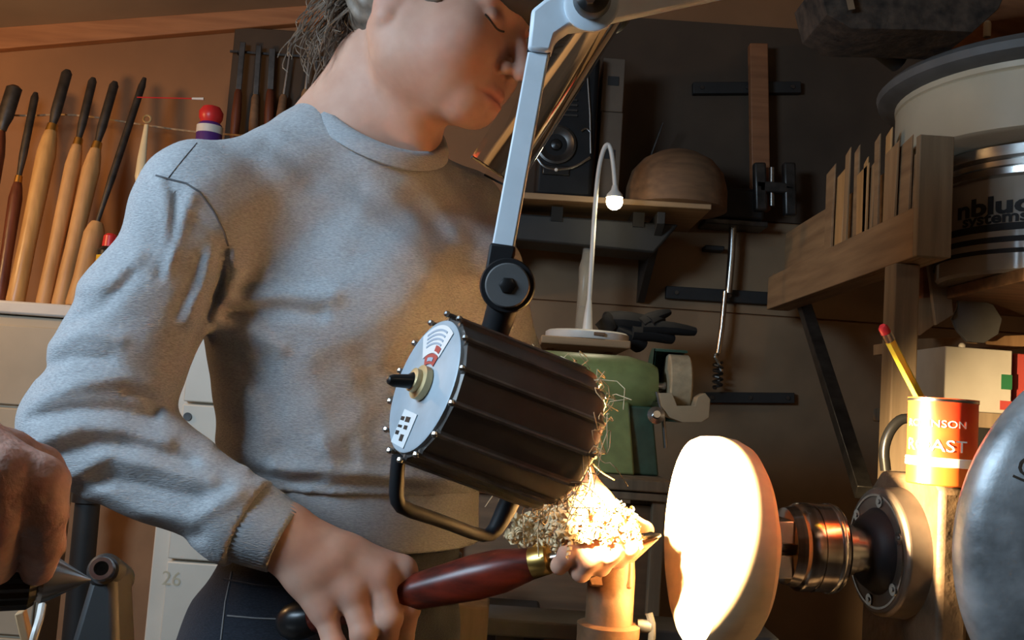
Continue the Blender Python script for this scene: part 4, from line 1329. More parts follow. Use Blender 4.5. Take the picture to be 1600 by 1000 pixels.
# sloping bar: wide casting whose upper edge carries the tool
mb = MB()
e0, e1 = P(925, 872, 0.875), P(1032, 836, 0.885)      # far upper edge
n0, n1 = P(903, 892, 0.850), P(1030, 842, 0.862)      # near upper edge
l0, l1 = P(915, 908, 0.850), P(990, 880, 0.860)
u0, u1 = l0 + c_f * 0.035, l1 + c_f * 0.03
mb.hexa([l0, l1, u1, u0, n0, n1, e1, e0])
mb.build('bar', M['rest_wood'], t, 0.002)
mb = MB()
c0_ = ptop - UP * 0.005
mb.hexa([c0_ + Vector((-0.019, -0.015, -0.012)), c0_ + Vector((0.02, -0.015, -0.012)), c0_ + Vector((0.02, 0.016, -0.012)), c0_ + Vector((-0.019, 0.016, -0.012)),
         l0 + UP * 0.004, l1 + UP * 0.004, u1 + UP * 0.004, u0 + UP * 0.004]).build('web', M['rest_wood'], t, 0.003)
kq = P(1004, 980, 0.865)
pk0 = Vector((pr_.x + 0.026, pr_.y, kq.z))
MB().cyl(pk0, pk0 + Vector((0.012, 0, 0)), 0.006, n=12).build('lock_screw', M['steel_dark'], t)
MB().tube([pk0 + Vector((0.010, 0, 0.012)), pk0 + Vector((0.014, -0.002, 0)), pk0 + Vector((0.012, -0.004, -0.03))], 0.0035, 8, smooth=1).build('lock_lever', M['black_metal'], t)

# ------------------------------------------------------------------ turning tool in both hands
tb0_, tn = P(452, 973, 0.975), P(832, 880, 0.905)
tt_ = P(1036, 836, 0.868)
axh = (tn - tb0_).normalized()
L = (tn - tb0_).length
tool = thing('bowl_gouge', tb0_, 'bowl gouge with a polished rosewood handle held in both hands', 'tool')
MB().lathe(tb0_, axh, [(0.028, 0.0155), (0.03, 0.016), (0.06, 0.0145), (L * 0.40, 0.0155), (L * 0.60, 0.0185), (L * 0.78, 0.0215), (L * 0.88, 0.0205), (L * 0.96, 0.0165), (L, 0.0145)], 36).build('handle', M['rosewood'], tool)
MB().lathe(tb0_, axh, [(-0.012, 0.004), (-0.008, 0.0125), (0, 0.0175), (0.012, 0.0195), (0.024, 0.0175), (0.0285, 0.0160)], 32).build('end_knob', M['black'], tool)
MB().lathe(tn - axh * 0.001, axh, [(0, 0.0142), (0.001, 0.0148), (0.017, 0.0135), (0.019, 0.011)], 28).build('ferrule', M['brass'], tool)
axb = (tt_ - tn).normalized()
Lb = (tt_ - tn).length
MB().lathe(tn + axh * 0.012, tt_ - tn, [(0, 0.0055), (Lb - 0.035, 0.0055), (Lb - 0.022, 0.005), (Lb - 0.014, 0.0012)], 16).build('shaft', M['steel_brushed'], tool)

# ------------------------------------------------------------------ clutter behind and under the tool
pa, pb = P(690, 925, 1.38), P(760, 1010, 1.38)
tag(MB().box(((pa.x + pb.x) / 2, 1.36, pa.z / 2), (pb.x - pa.x, 0.07, pa.z)).build('wooden_block', M['grey_wood'], None, 0.003), 'dusty wooden upright behind the gouge handle', 'block')
pa, pb = P(745, 962, 1.40), P(925, 990, 1.40)
t = thing('steel_rail', ((pa.x + pb.x) / 2, 1.46, 0), 'dull steel bench rail behind the tool rest, low in the picture', 'rail')
za_ = pa.z
MB().box(((pa.x + pb.x) / 2 + 0.12, 1.47, za_ - 0.012), (pb.x - pa.x + 0.3, 0.10, 0.024)).build('bar', M['gasket'], t, 0.003)
for dx in (0.0, 0.26):
    MB().box((pa.x + 0.03 + dx + 0.02, 1.47, (za_ - 0.024) / 2), (0.04, 0.08, za_ - 0.024)).build('leg', M['black_matte'], t, 0.003)
pa, pb = P(640, 858, 1.5), P(765, 950, 1.5)
t = thing('glass_jar', Vector(((pa.x + pb.x) / 2 + 0.02, 1.62, 0.0)), 'half hidden small jar with a metal lid behind the sweater hem', 'jar')
jc = P(692, 905, 1.6)
t.location = Vector((jc.x, jc.y, jc.z - 0.05))
MB().lathe((jc.x, jc.y, jc.z - 0.05), UP, [(0, 0.03), (0.004, 0.034), (0.07, 0.034), (0.08, 0.028)], 24).build('glass', M['clear'], t)
MB().lathe((jc.x, jc.y, jc.z + 0.03), UP, [(0, 0.029), (0.014, 0.029), (0.016, 0.026)], 24).build('lid', M['steel_dark'], t)
tag(MB().box((jc.x + 0.02, jc.y + 0.02, (jc.z - 0.051) / 2), (0.30, 0.24, jc.z - 0.051)).build('tool_chest', M['black_matte'], None, 0.006), 'black chest behind the turner carrying the small jar', 'chest')

# ------------------------------------------------------------------ tailstock at the left edge
tpx = P(158, 888, 0.74)
t = thing('tailstock', (tpx.x, tpx.y, ZBED), 'dark grey tailstock casting with a hollow steel tube at its top', 'tailstock')
b0, b1 = P(108, 1010, 0.76), P(205, 1010, 0.76)
c0_, c1_ = P(140, 896, 0.75), P(178, 896, 0.75)
zlow = ZBED + 0.0005
mb = MB()
w0, w1 = b0.x - 0.012, b1.x + 0.012
mb.hexa([(w0, tpx.y + 0.005, zlow), (w1, tpx.y + 0.005, zlow), (w1 - 0.005, tpx.y + 0.06, zlow), (w0 + 0.005, tpx.y + 0.06, zlow),
         (c0_.x, tpx.y + 0.012, c0_.z), (c1_.x, tpx.y + 0.012, c1_.z), (c1_.x, tpx.y + 0.05, c1_.z), (c0_.x, tpx.y + 0.05, c0_.z)])
mb.build('casting', M['black_matte'], t, 0.006)
tdir = ((tpx - CAM).normalized() + c_r * 0.16 - c_u * 0.10).normalized()
MB().lathe(tpx, tdir, [(0.0, 0.0055), (0.0, 0.0085), (0.002, 0.0092), (0.09, 0.0092), (0.09, 0.0055), (0.03, 0.0055)], 28, closed=True).build('quill_tube', M['steel'], t)
MB().lathe(tpx + tdir * 0.014, tdir, [(0, 0.011), (0.004, 0.0135), (0.075, 0.0135)], 24).build('clamp_sleeve', M['black_matte'], t)

# live centre held in the second person's hand
lc0, lc1 = P(-30, 905, 0.585), P(55, 902, 0.60)
lax = (lc1 - lc0).normalized()
t = thing('live_centre', lc0, 'black knurled live centre with a polished steel cone in the hand', 'live centre')
mb = MB()
n = 40
L = (lc1 - lc0).length
fm = frame(lc0, lax)
vs, fs = [], []
stations = [(0, 0.017), (0.003, 0.0195), (L - 0.004, 0.0195), (L, 0.017)]
for tt, r in stations:
    for i in range(n):
        a = 2 * math.pi * i / n
        rr = r * (1.0 if i % 2 else 0.93)
        vs.append(fm @ Vector((rr * math.cos(a), rr * math.sin(a), tt)))
for j in range(3):
    for i in range(n):
        i2 = (i + 1) % n
        fs.append((j * n + i, j * n + i2, (j + 1) * n + i2, (j + 1) * n + i))
fs += [tuple(reversed(range(n))), tuple(3 * n + i for i in range(n))]
mb.add(vs, fs).build('knurled_body', M['black'], t, sharp=20)
tipc = P(147, 906, 0.615)
MB().lathe(lc1 - lax * 0.001, tipc - lc1, [(0, 0.0135), (0.006, 0.0155), (0.010, 0.0140), ((tipc - lc1).length - 0.001, 0.0008)], 36).build('cone', M['steel'], t)
# loose pale lead under the hand
tag(MB().tube([P(66, 945, 0.66), P(62, 968, 0.65), P(54, 990, 0.64), P(46, 1030, 0.64), P(20, 1120, 0.68)], 0.0026, 8, smooth=2).build('lamp_lead', M['white_plastic'], None), 'thin pale cable hanging below the hand with the live centre', 'cable')
tag(MB().bar(P(32, 955, 0.68), P(52, 1040, 0.68), 0.012, 0.006).build('wooden_slip', M['pine'], None, 0.001), 'small pale wooden slip below the live centre', 'slip')

# ------------------------------------------------------------------ machine lamp
ZL = 0.705
th = R(26)
sc_ = Vector((0.92, -0.40, 0)).normalized()
a_l = (c_r * sc_.x + c_u * sc_.y) * math.cos(th) + c_f * math.sin(th)
O = P(666, 604, ZL)
lamp = thing('machine_lamp', O, 'bronze grey ribbed machine lamp on a pale blue jointed arm above the lathe', 'lamp')
hintv = c_u
fm = frame(O, a_l, hintv)
RB = 0.0535
LB = 0.124


def ribbed(scale_r, t0, t1, hollow=0.0):
    pass


NF = 14
sec = []
for i in range(NF):
    a0 = 2 * math.pi * (i + 0.35) / NF
    da = 2 * math.pi / NF
    for f, r in ((0.0, RB), (0.06, RB + 0.0032), (0.14, RB + 0.0032), (0.20, RB)):
        sec.append((a0 + (f - 0.1) * da, r))
    for f in (0.4, 0.6, 0.8):
        # flats between ribs
        r = (RB - 0.0005) * math.cos(da * 0.40) / max(0.2, math.cos((f - 0.6) * da))
        sec.append((a0 + (f - 0.1) * da, r * 1.012))
n = len(sec)
vs, fs = [], []
for tt, s_ in ((0.0, 0.95), (0.002, 1.0), (LB - 0.010, 1.045), (LB - 0.003, 1.03), (LB, 1.0), (LB, 0.90), (0.035, 0.55), (0.034, 0.02)):
    for a, r in sec:
        rr = r if s_ > 0.94 else RB
        vs.append(fm @ Vector((rr * s_ * math.cos(a), rr * s_ * math.sin(a), tt)))
for j in range(4):
    for i in range(n):
        i2 = (i + 1) % n
        fs.append((j * n + i, j * n + i2, (j + 1) * n + i2, (j + 1) * n + i))
fs.append(tuple(reversed(range(n))))
inner = []
for j in range(4, 7):
    for i in range(n):
        i2 = (i + 1) % n
        inner.append((j * n + i, j * n + i2, (j + 1) * n + i2, (j + 1) * n + i))
MB().add(vs[:5 * n], fs).build('housing', M['lamp_body'], lamp, 0, 22)
MB().add(vs, inner).build('reflector', M['reflector'], lamp, 0, 30)
# paler ribs: slim strips lying on each rib
for i in range(NF):
    a = 2 * math.pi * (i + 0.35) / NF
    r0 = RB + 0.0030
    p0 = fm @ Vector((r0 * math.cos(a), r0 * math.sin(a), -0.002))
    p1 = fm @ Vector((r0 * 1.045 * math.cos(a), r0 * 1.045 * math.sin(a), LB - 0.012))
    MB().tube([p0, p1], 0.0017, 6).build('rib', M['lamp_rib'], lamp)
    MB().ball(p0, 0.0026, 8).build('rib_screw', M['steel'], lamp)
plate = MB().lathe(O - a_l * 0.003, a_l, [(0, RB * 0.93), (0.0008, RB * 0.955), (0.004, RB * 0.955)], 64).build('end_plate', M['lamp_plate'], lamp)
# sticker, red label, lower label: flat prints on the end plate
pf = frame(O - a_l * 0.0034, -a_l, c_u)      # x to the right in the picture or left: check sign
if pf.to_3x3() @ Vector((1, 0, 0)) @ c_r < 0:
    sgn = -1
else:
    sgn = 1


def arc_patch(r0, r1, a0, a1, mat_, name, z=0.0004, k=10):
    pts = []
    for i in range(k + 1):
        a = R(a0 + (a1 - a0) * i / k)
        pts.append((sgn * r1 * math.cos(a), r1 * math.sin(a)))
    for i in range(k + 1):
        a = R(a1 + (a0 - a1) * i / k)
        pts.append((sgn * r0 * math.cos(a), r0 * math.sin(a)))
    return MB().prism(pts, pf, 0, z).build(name, mat_, plate)


M['sticker'] = mat('pale sticker', (0.66, 0.72, 0.74), 0.4, 0, 0.03)
M['sticker_ink'] = mat('sticker ink', (0.30, 0.40, 0.50), 0.5, 0, 0.0)
arc_patch(0.025, 0.047, 60, 128, M['sticker'], 'sticker')
arc_patch(0.0165, 0.0245, 63, 120, M['red_ink'], 'red_label')
for r_ in (0.0430, 0.0395, 0.0360, 0.0325):
    arc_patch(r_ - 0.0008, r_ + 0.0008, 72, 118, M['sticker_ink'], 'printed_line', 0.0008)
arc_patch(0.0265, 0.031, 66, 86, M['red_ink'], 'printed_line', 0.0008)
arc_patch(0.0185, 0.0215, 78, 106, M['sticker_ink'], 'printed_line', 0.0008)
lb = [(sgn * x, y) for x, y in ((-0.020, -0.046), (0.006, -0.048), (0.010, -0.022), (-0.016, -0.020))]
MB().prism(lb, pf, 0, 0.0004).build('rating_label', M['sticker'], plate)
for (x, y, w_, h_) in ((-0.013, -0.027, 0.006, 0.003), (-0.013, -0.033, 0.007, 0.002), (-0.014, -0.038, 0.006, 0.003), (-0.003, -0.027, 0.008, 0.004), (-0.002, -0.033, 0.006, 0.003), (-0.003, -0.041, 0.006, 0.005)):
    MB().box((sgn * x, y, 0.0006), (w_, h_, 0.0004), pf).build('printed_mark', M['ink'], plate)
# toggle switch with rubber boot
tq = P(655, 597, ZL - 0.006)
MB().lathe(tq, a_l * -1, [(-0.004, 0.013), (0.001, 0.013), (0.002, 0.009), (0.006, 0.009), (0.007, 0.006)], 24).build('switch_nut', M['tag_brass'], plate)
tdir = (P(610, 594, ZL - 0.02) - tq).normalized()
MB().lathe(tq + tdir * 0.001, tdir, [(0, 0.0085), (0.006, 0.0065), (0.008, 0.0052), (0.021, 0.0046), (0.0245, 0.003), (0.0255, 0.0008)], 20).build('switch_boot', M['black'], plate)
# handle bow under the head
hb = [P(623, 712, ZL - 0.003), P(620, 745, ZL - 0.002), P(619, 780, ZL), P(628, 794, ZL + 0.003), P(690, 814, ZL + 0.026), P(752, 838, ZL + 0.05), P(770, 834, ZL + 0.056), P(786, 806, ZL + 0.06), P(800, 776, ZL + 0.064)]
MB().tube(hb, [0.0052, 0.0055, 0.0055, 0.0055, 0.005, 0.005, 0.0062, 0.008, 0.0085], 10, smooth=1).build('handle_bow', M['black_metal'], lamp)
# knuckle joint on top
nk0, nk1 = P(772, 522, ZL + 0.025), P(786, 478, ZL + 0.018)
MB().cyl(nk0 - (nk1 - nk0) * 0.3, nk1, 0.0105, 0.012, 20).build('neck', M['black_metal'], lamp)
jc = P(793, 447, ZL + 0.012)
jd = -c_f
MB().lathe(jc - jd * 0.012, jd, [(0, 0.019), (0.002, 0.0205), (0.022, 0.0205), (0.024, 0.0195)], 40).build('joint', M['black_metal'], lamp)
MB().lathe(jc + jd * 0.0115, jd, [(0, 0.0165), (0.003, 0.0165), (0.004, 0.0155)], 40).build('joint_disc', M['gasket'], lamp)
MB().lathe(jc + jd * 0.015, jd, [(0, 0.0065), (0.002, 0.006), (0.003, 0.004)], 6).build('joint_screw', M['black'], lamp)
# bracket from the joint to the lower arm
fmj = Matrix((c_r, c_u, -c_f)).transposed().to_4x4()
fmj.translation = jc


def loc2(px, py, d):
    q = fmj.inverted() @ P(px, py, d)
    return (q.x, q.y)


MB().prism([loc2(x, y, ZL + 0.012) for x, y in ((766, 380), (806, 386), (805, 398), (800, 412), (812, 430), (770, 462), (757, 450), (758, 425))], fmj, -0.010, 0.008).build('bracket', M['black_metal'], lamp, 0.002)
# lower arm: rectangular tube up to the elbow
ar0, ar1 = P(786, 388, ZL + 0.012), P(842, 82, ZL + 0.045)
MB().bar(ar0, ar1, 0.012, 0.0165, c_r).build('lower_arm', M['lamp_arm'], lamp, 0.0015)
q0, q1 = P(841, 88, ZL + 0.0445), P(842, 81, ZL + 0.045)
MB().bar(q0, q1, 0.0135, 0.0182, c_r).build('arm_collar', M['black_metal'], lamp, 0.0008)
# elbow casting
el = [(824, 84), (860, 88), (868, 62), (888, 48), (955, 40), (952, -30), (888, -12), (850, 6), (830, 22)]
fme = fmj.copy()
fme.translation = ar1
MB().prism([tuple((fme.inverted() @ P(x, y, ZL + 0.045)).xy) for x, y in el], fme, -0.012, 0.012).build('elbow', M['lamp_arm'], lamp, 0.003)
MB().lathe(P(924, 8, ZL + 0.033), jd, [(0, 0.021), (0.003, 0.021), (0.004, 0.019)], 36).build('pivot_washer', M['lamp_arm'], lamp)
MB().lathe(P(924, 4, ZL + 0.029), jd, [(0, 0.013), (0.006, 0.0145), (0.014, 0.0125), (0.019, 0.006), (0.020, 0.001)], 32).build('pivot_knob', M['black'], lamp)
MB().lathe(P(922, 0, ZL + 0.012), jd, [(0, 0.0045), (0.004, 0.0040)], 6).build('pivot_bolt', M['steel'], lamp)
# upper arm: wide box tube running off to the upper right
u0, u1 = P(930, 8, ZL + 0.070), P(1330, -70, 1.02)
MB().bar(u0, u1, 0.024, 0.032, UP).build('upper_arm', M['lamp_arm'], lamp, 0.002)
u2 = u1 + (u1 - u0).normalized() * 0.02
q = Vector((u2.x, u2.y, zc(u2.x) - 0.0))
MB().cyl(u2 - UP * 0.02, q, 0.016, n=20).build('ceiling_post', M['lamp_arm'], lamp)
# light bulb inside
MB().ball(O + a_l * 0.052, 0.009, 16).build('light_bulb', M['bulb'], lamp)
light('machine_lamp_light', 'SPOT', O + a_l * 0.074, O + a_l * 1.0, LATHE_LAMP_W, (1.0, 0.70, 0.36), spot_size=R(70), spot_blend=0.4, shadow_soft_size=0.010)
# ------------------------------------------------------------------ implicit surfaces (for the people)
class SDF:
    """smooth union / subtraction of tapered capsules and ellipsoids, meshed by surface nets on the cells near the surface"""

    def __init__(s):
        s.ops = []
        s.disp = None
        s.post = None

    def cap(s, a, b, ra, rb=None, k=0.01, sub=False):
        a, b = np.array(a, float), np.array(b, float)
        rb = ra if rb is None else rb
        c = (a + b) / 2
        s.ops.append(('c', (a, b, ra, rb), k, sub, c, np.linalg.norm(a - b) / 2 + max(ra, rb)))
        return s

    def chain(s, pts, rs, k=0.006, k0=None):
        for i in range(len(pts) - 1):
            s.cap(pts[i], pts[i + 1], rs[i], rs[i + 1], k if i or k0 is None else k0)
        return s

    def ball(s, c, r, k=0.01, sub=False):
        return s.cap(c, c, r, r, k, sub)

    def ell(s, c, rot, radii, k=0.01, sub=False):
        """rot: 3x3, rows are the local axes"""
        c = np.array(c, float)
        s.ops.append(('e', (c, np.array(rot, float), np.array(radii, float)), k, sub, c, max(radii)))
        return s

    def ecap(s, a, b, ra, rb, axis, q, k=0.03, sub=False):
        """capsule flattened along axis by q"""
        a, b, axis = np.array(a, float), np.array(b, float), np.array(axis, float)
        axis /= np.linalg.norm(axis)
        c = (a + b) / 2
        s.ops.append(('q', (a, b, ra, rb, axis, q), k, sub, c, np.linalg.norm(a - b) / 2 + max(ra, rb)))
        return s

    @staticmethod
    def _cap(p, a, b, ra, rb):
        ab = b - a
        L = float(ab @ ab)
        if L < 1e-12:
            return np.sqrt(((p - a) ** 2).sum(1)) - ra
        t = np.clip(((p - a) @ ab) / L, 0, 1)
        q = p - a - t[:, None] * ab
        return np.sqrt((q ** 2).sum(1)) - (ra + t * (rb - ra))

    def prim(s, op, p):
        kind, v = op[0], op[1]
        if kind == 'c':
            return s._cap(p, *v)
        if kind == 'e':
            c, rot, r = v
            q = (p - c) @ rot.T
            k0 = np.sqrt(((q / r) ** 2).sum(1))
            k1 = np.sqrt(((q / (r * r)) ** 2).sum(1)) + 1e-9
            return k0 * (k0 - 1.0) / k1
        a, b, ra, rb, ax, q = v
        st = (1.0 / q - 1.0)
        m = (a + b) / 2
        pp = p + ((p - m) @ ax)[:, None] * ax * st
        aa = a + ((a - m) @ ax) * ax * st
        bb = b + ((b - m) @ ax) * ax * st
        d = s._cap(pp, aa, bb, ra, rb)
        return d * (0.5 * (1 + q))

    def eval(s, p, ops=None):
        d = None
        for op in (ops or s.ops):
            v = s.prim(op, p)
            k = max(op[2], 1e-5)
            if d is None:
                d = v
            elif not op[3]:
                h = np.maximum(k - np.abs(d - v), 0) / k
                d = np.minimum(d, v) - h * h * k * 0.25
            else:
                v = -v
                h = np.maximum(k - np.abs(d - v), 0) / k
                d = np.maximum(d, v) + h * h * k * 0.25
        if s.disp is not None:
            d = d + s.disp(p)
        if s.post is not None:
            d = s.post(p, d)
        return d

    def mesh(s, h, lo, hi, margin=0.012):
        lo, hi = np.array(lo, float), np.array(hi, float)
        B = 8
        nb = np.ceil((hi - lo) / (h * B)).astype(int) + 1
        gi = np.stack(np.meshgrid(*[np.arange(n) for n in nb], indexing='ij'), -1).reshape(-1, 3)
        cen = lo + (gi + 0.5) * B * h
        dc = np.concatenate([s.eval(c) for c in np.array_split(cen, max(1, len(cen) // 200000))])
        act = gi[np.abs(dc) < B * h * 0.95 + margin]
        G = nb * B + 2
        loc = np.stack(np.meshgrid(*[np.arange(B + 1)] * 3, indexing='ij'), -1).reshape(-1, 3)
        verts, keys, quads = [], [], []
        CH = 64
        for c0 in range(0, len(act), CH):
            blk = act[c0:c0 + CH]
            idx = blk[:, None, :] * B + loc[None]
            pts = lo + idx.reshape(-1, 3) * h
            cc = (pts.min(0) + pts.max(0)) / 2
            rr = np.linalg.norm(pts.max(0) - pts.min(0)) / 2
            # primitives too far from this chunk cannot matter
            ops = [o for o in s.ops if np.linalg.norm(o[4] - cc) < o[5] * 1.3 + rr + o[2] + 0.05] or s.ops[:1]
            if ops[0][3]:
                ops = [s.ops[0]] + ops
            d = s.eval(pts, ops).reshape(len(blk), B + 1, B + 1, B + 1)
            neg = d < 0
            corners = [(i, j, k) for i in (0, 1) for j in (0, 1) for k in (0, 1)]
            cnt = sum(neg[:, i:i + B, j:j + B, k:k + B].astype(np.int8) for i, j, k in corners)
            bi, x, y, z = np.nonzero((cnt > 0) & (cnt < 8))
            if len(bi) == 0:
                continue
            base = np.stack([x, y, z], 1)
            acc = np.zeros((len(bi), 3))
            num = np.zeros(len(bi))
            for i0, j0, k0 in corners:
                for ax in range(3):
                    o = [i0, j0, k0]
                    if o[ax]:
                        continue
                    o2 = list(o)
                    o2[ax] = 1
                    da = d[bi, x + o[0], y + o[1], z + o[2]]
                    db = d[bi, x + o2[0], y + o2[1], z + o2[2]]
                    cr = (da < 0) != (db < 0)
                    t = np.where(cr, da / np.where(cr, da - db, 1), 0)
                    pt = np.tile(np.array(o, float), (len(bi), 1))
                    pt[:, ax] = t
                    acc += pt * cr[:, None]
                    num += cr
            gl = blk[bi] * B + base
            verts.append(lo + (gl + acc / num[:, None]) * h)
            keys.append((gl[:, 0].astype(np.int64) * G[1] + gl[:, 1]) * G[2] + gl[:, 2])
            for ax in range(3):
                sl0 = [slice(0, B)] * 3
                sl1 = [slice(0, B)] * 3
                sl1[ax] = slice(1, B + 1)
                n0 = neg[(slice(None), *sl0)]
                n1 = neg[(slice(None), *sl1)]
                bb, xx, yy, zz = np.nonzero(n0 != n1)
                if len(bb) == 0:
                    continue
                flip = n0[bb, xx, yy, zz]
                g = blk[bb] * B + np.stack([xx, yy, zz], 1)
                u, v = [(1, 2), (2, 0), (0, 1)][ax]
                eu, ev = np.zeros(3, int), np.zeros(3, int)
                eu[u], ev[v] = 1, 1
                q = []
                for e in (0 * eu, -eu, -eu - ev, -ev):
                    gg = g + e
                    q.append((gg[:, 0].astype(np.int64) * G[1] + gg[:, 1]) * G[2] + gg[:, 2])
                q = np.stack(q, 1)
                q[~flip] = q[~flip][:, ::-1]
                quads.append(q)
        verts = np.concatenate(verts)
        keys = np.concatenate(keys)
        quads = np.concatenate(quads)
        keys, first = np.unique(keys, return_index=True)
        verts = verts[first]
        pos = np.searchsorted(keys, quads)
        pos = np.minimum(pos, len(keys) - 1)
        ok = (keys[pos] == quads).all(1)
        return verts, pos[ok]


def sdf_object(name, sdf, h, lo, hi, material, parent, tint=None, keep=None, relax=0):
    v, f = sdf.mesh(h, lo, hi)
    if keep is not None:
        k = keep(v)
        f = f[k[f].all(1)]
        used = np.unique(f)
        mp = -np.ones(len(v), int)
        mp[used] = np.arange(len(used))
        v, f = v[used], mp[f]
    for _ in range(relax):
        acc = np.zeros_like(v)
        num = np.zeros(len(v))
        for a, b in ((0, 1), (1, 2), (2, 3), (3, 0)):
            np.add.at(acc, f[:, a], v[f[:, b]])
            np.add.at(num, f[:, a], 1)
        v = v * 0.5 + 0.5 * acc / np.maximum(num, 1)[:, None]
    off = np.array(origin_of(parent))
    me = bpy.data.meshes.new(name)
    me.vertices.add(len(v))
    me.vertices.foreach_set('co', (v - off).astype(np.float32).ravel())
    me.loops.add(len(f) * 4)
    me.loops.foreach_set('vertex_index', f.astype(np.int32).ravel())
    me.polygons.add(len(f))
    me.polygons.foreach_set('loop_start', np.arange(0, len(f) * 4, 4, dtype=np.int32))
    me.update(calc_edges=True)
    me.validate()
    if tint is not None:
        at = me.attributes.new('tint', 'FLOAT', 'POINT')
        at.data.foreach_set('value', tint(v).astype(np.float32))
    o = finish(me, name, material, parent, 0, None)
    return o, v, f


def V3(a):
    return np.array(a, float)


def bvh(v, f):
    return BVHTree.FromPolygons([Vector(p) for p in v], [tuple(q) for q in f])


def on_surface(tree, px, py, lift=0.0006):
    d = (P(px, py, 1.0) - CAM).normalized()
    hit, nrm, _, _ = tree.ray_cast(CAM, d)
    return None if hit is None else hit - d * lift


def project(p):
    q = p - V3(CAM)
    d = q @ V3(c_f)
    return 800 + F * (q @ V3(c_r)) / d, 500 - F * (q @ V3(c_u)) / d, d


# ------------------------------------------------------------------ the turner
fwd = Vector((0.68, -0.73, 0)).normalized()      # where the chest faces
lft = Vector((0.73, 0.68, 0)).normalized()       # her left side
Sr, Sl = P(312, 322, 0.985), P(712, 346, 1.225)  # shoulder joints
Er, El = P(143, 668, 0.94), P(800, 640, 1.17)    # elbows
Wr, Wl = P(440, 836, 0.925), P(884, 752, 0.955)  # wrists
neck0 = P(588, 215, 1.095)
waist, chest = P(560, 800, 1.13), P(535, 470, 1.125)
hem = P(560, 850, 1.13)
turner = thing('person', Vector((hem.x, hem.y, 0)), 'person in grey sweatshirt and dark jeans leaning over the lathe with a rosewood gouge', 'person')

# head frame
e_f = (c_r * 0.93 - c_u * 0.36).normalized()
e_u = (c_r * 0.36 + c_u * 0.93).normalized()
yawh = R(24)
hf = (e_f * math.cos(yawh) - c_f * math.sin(yawh)).normalized()
hu = (e_u - hf * e_u.dot(hf)).normalized()
hr = hf.cross(hu).normalized()                   # her right, towards the camera
H = P(699, 25, 1.04)
RH = np.array([hr, hf, hu])


def hp(x, y, z):
    """head coordinates: x to her right, y forward, z up"""
    return V3(H) + RH.T @ np.array([x, y, z])


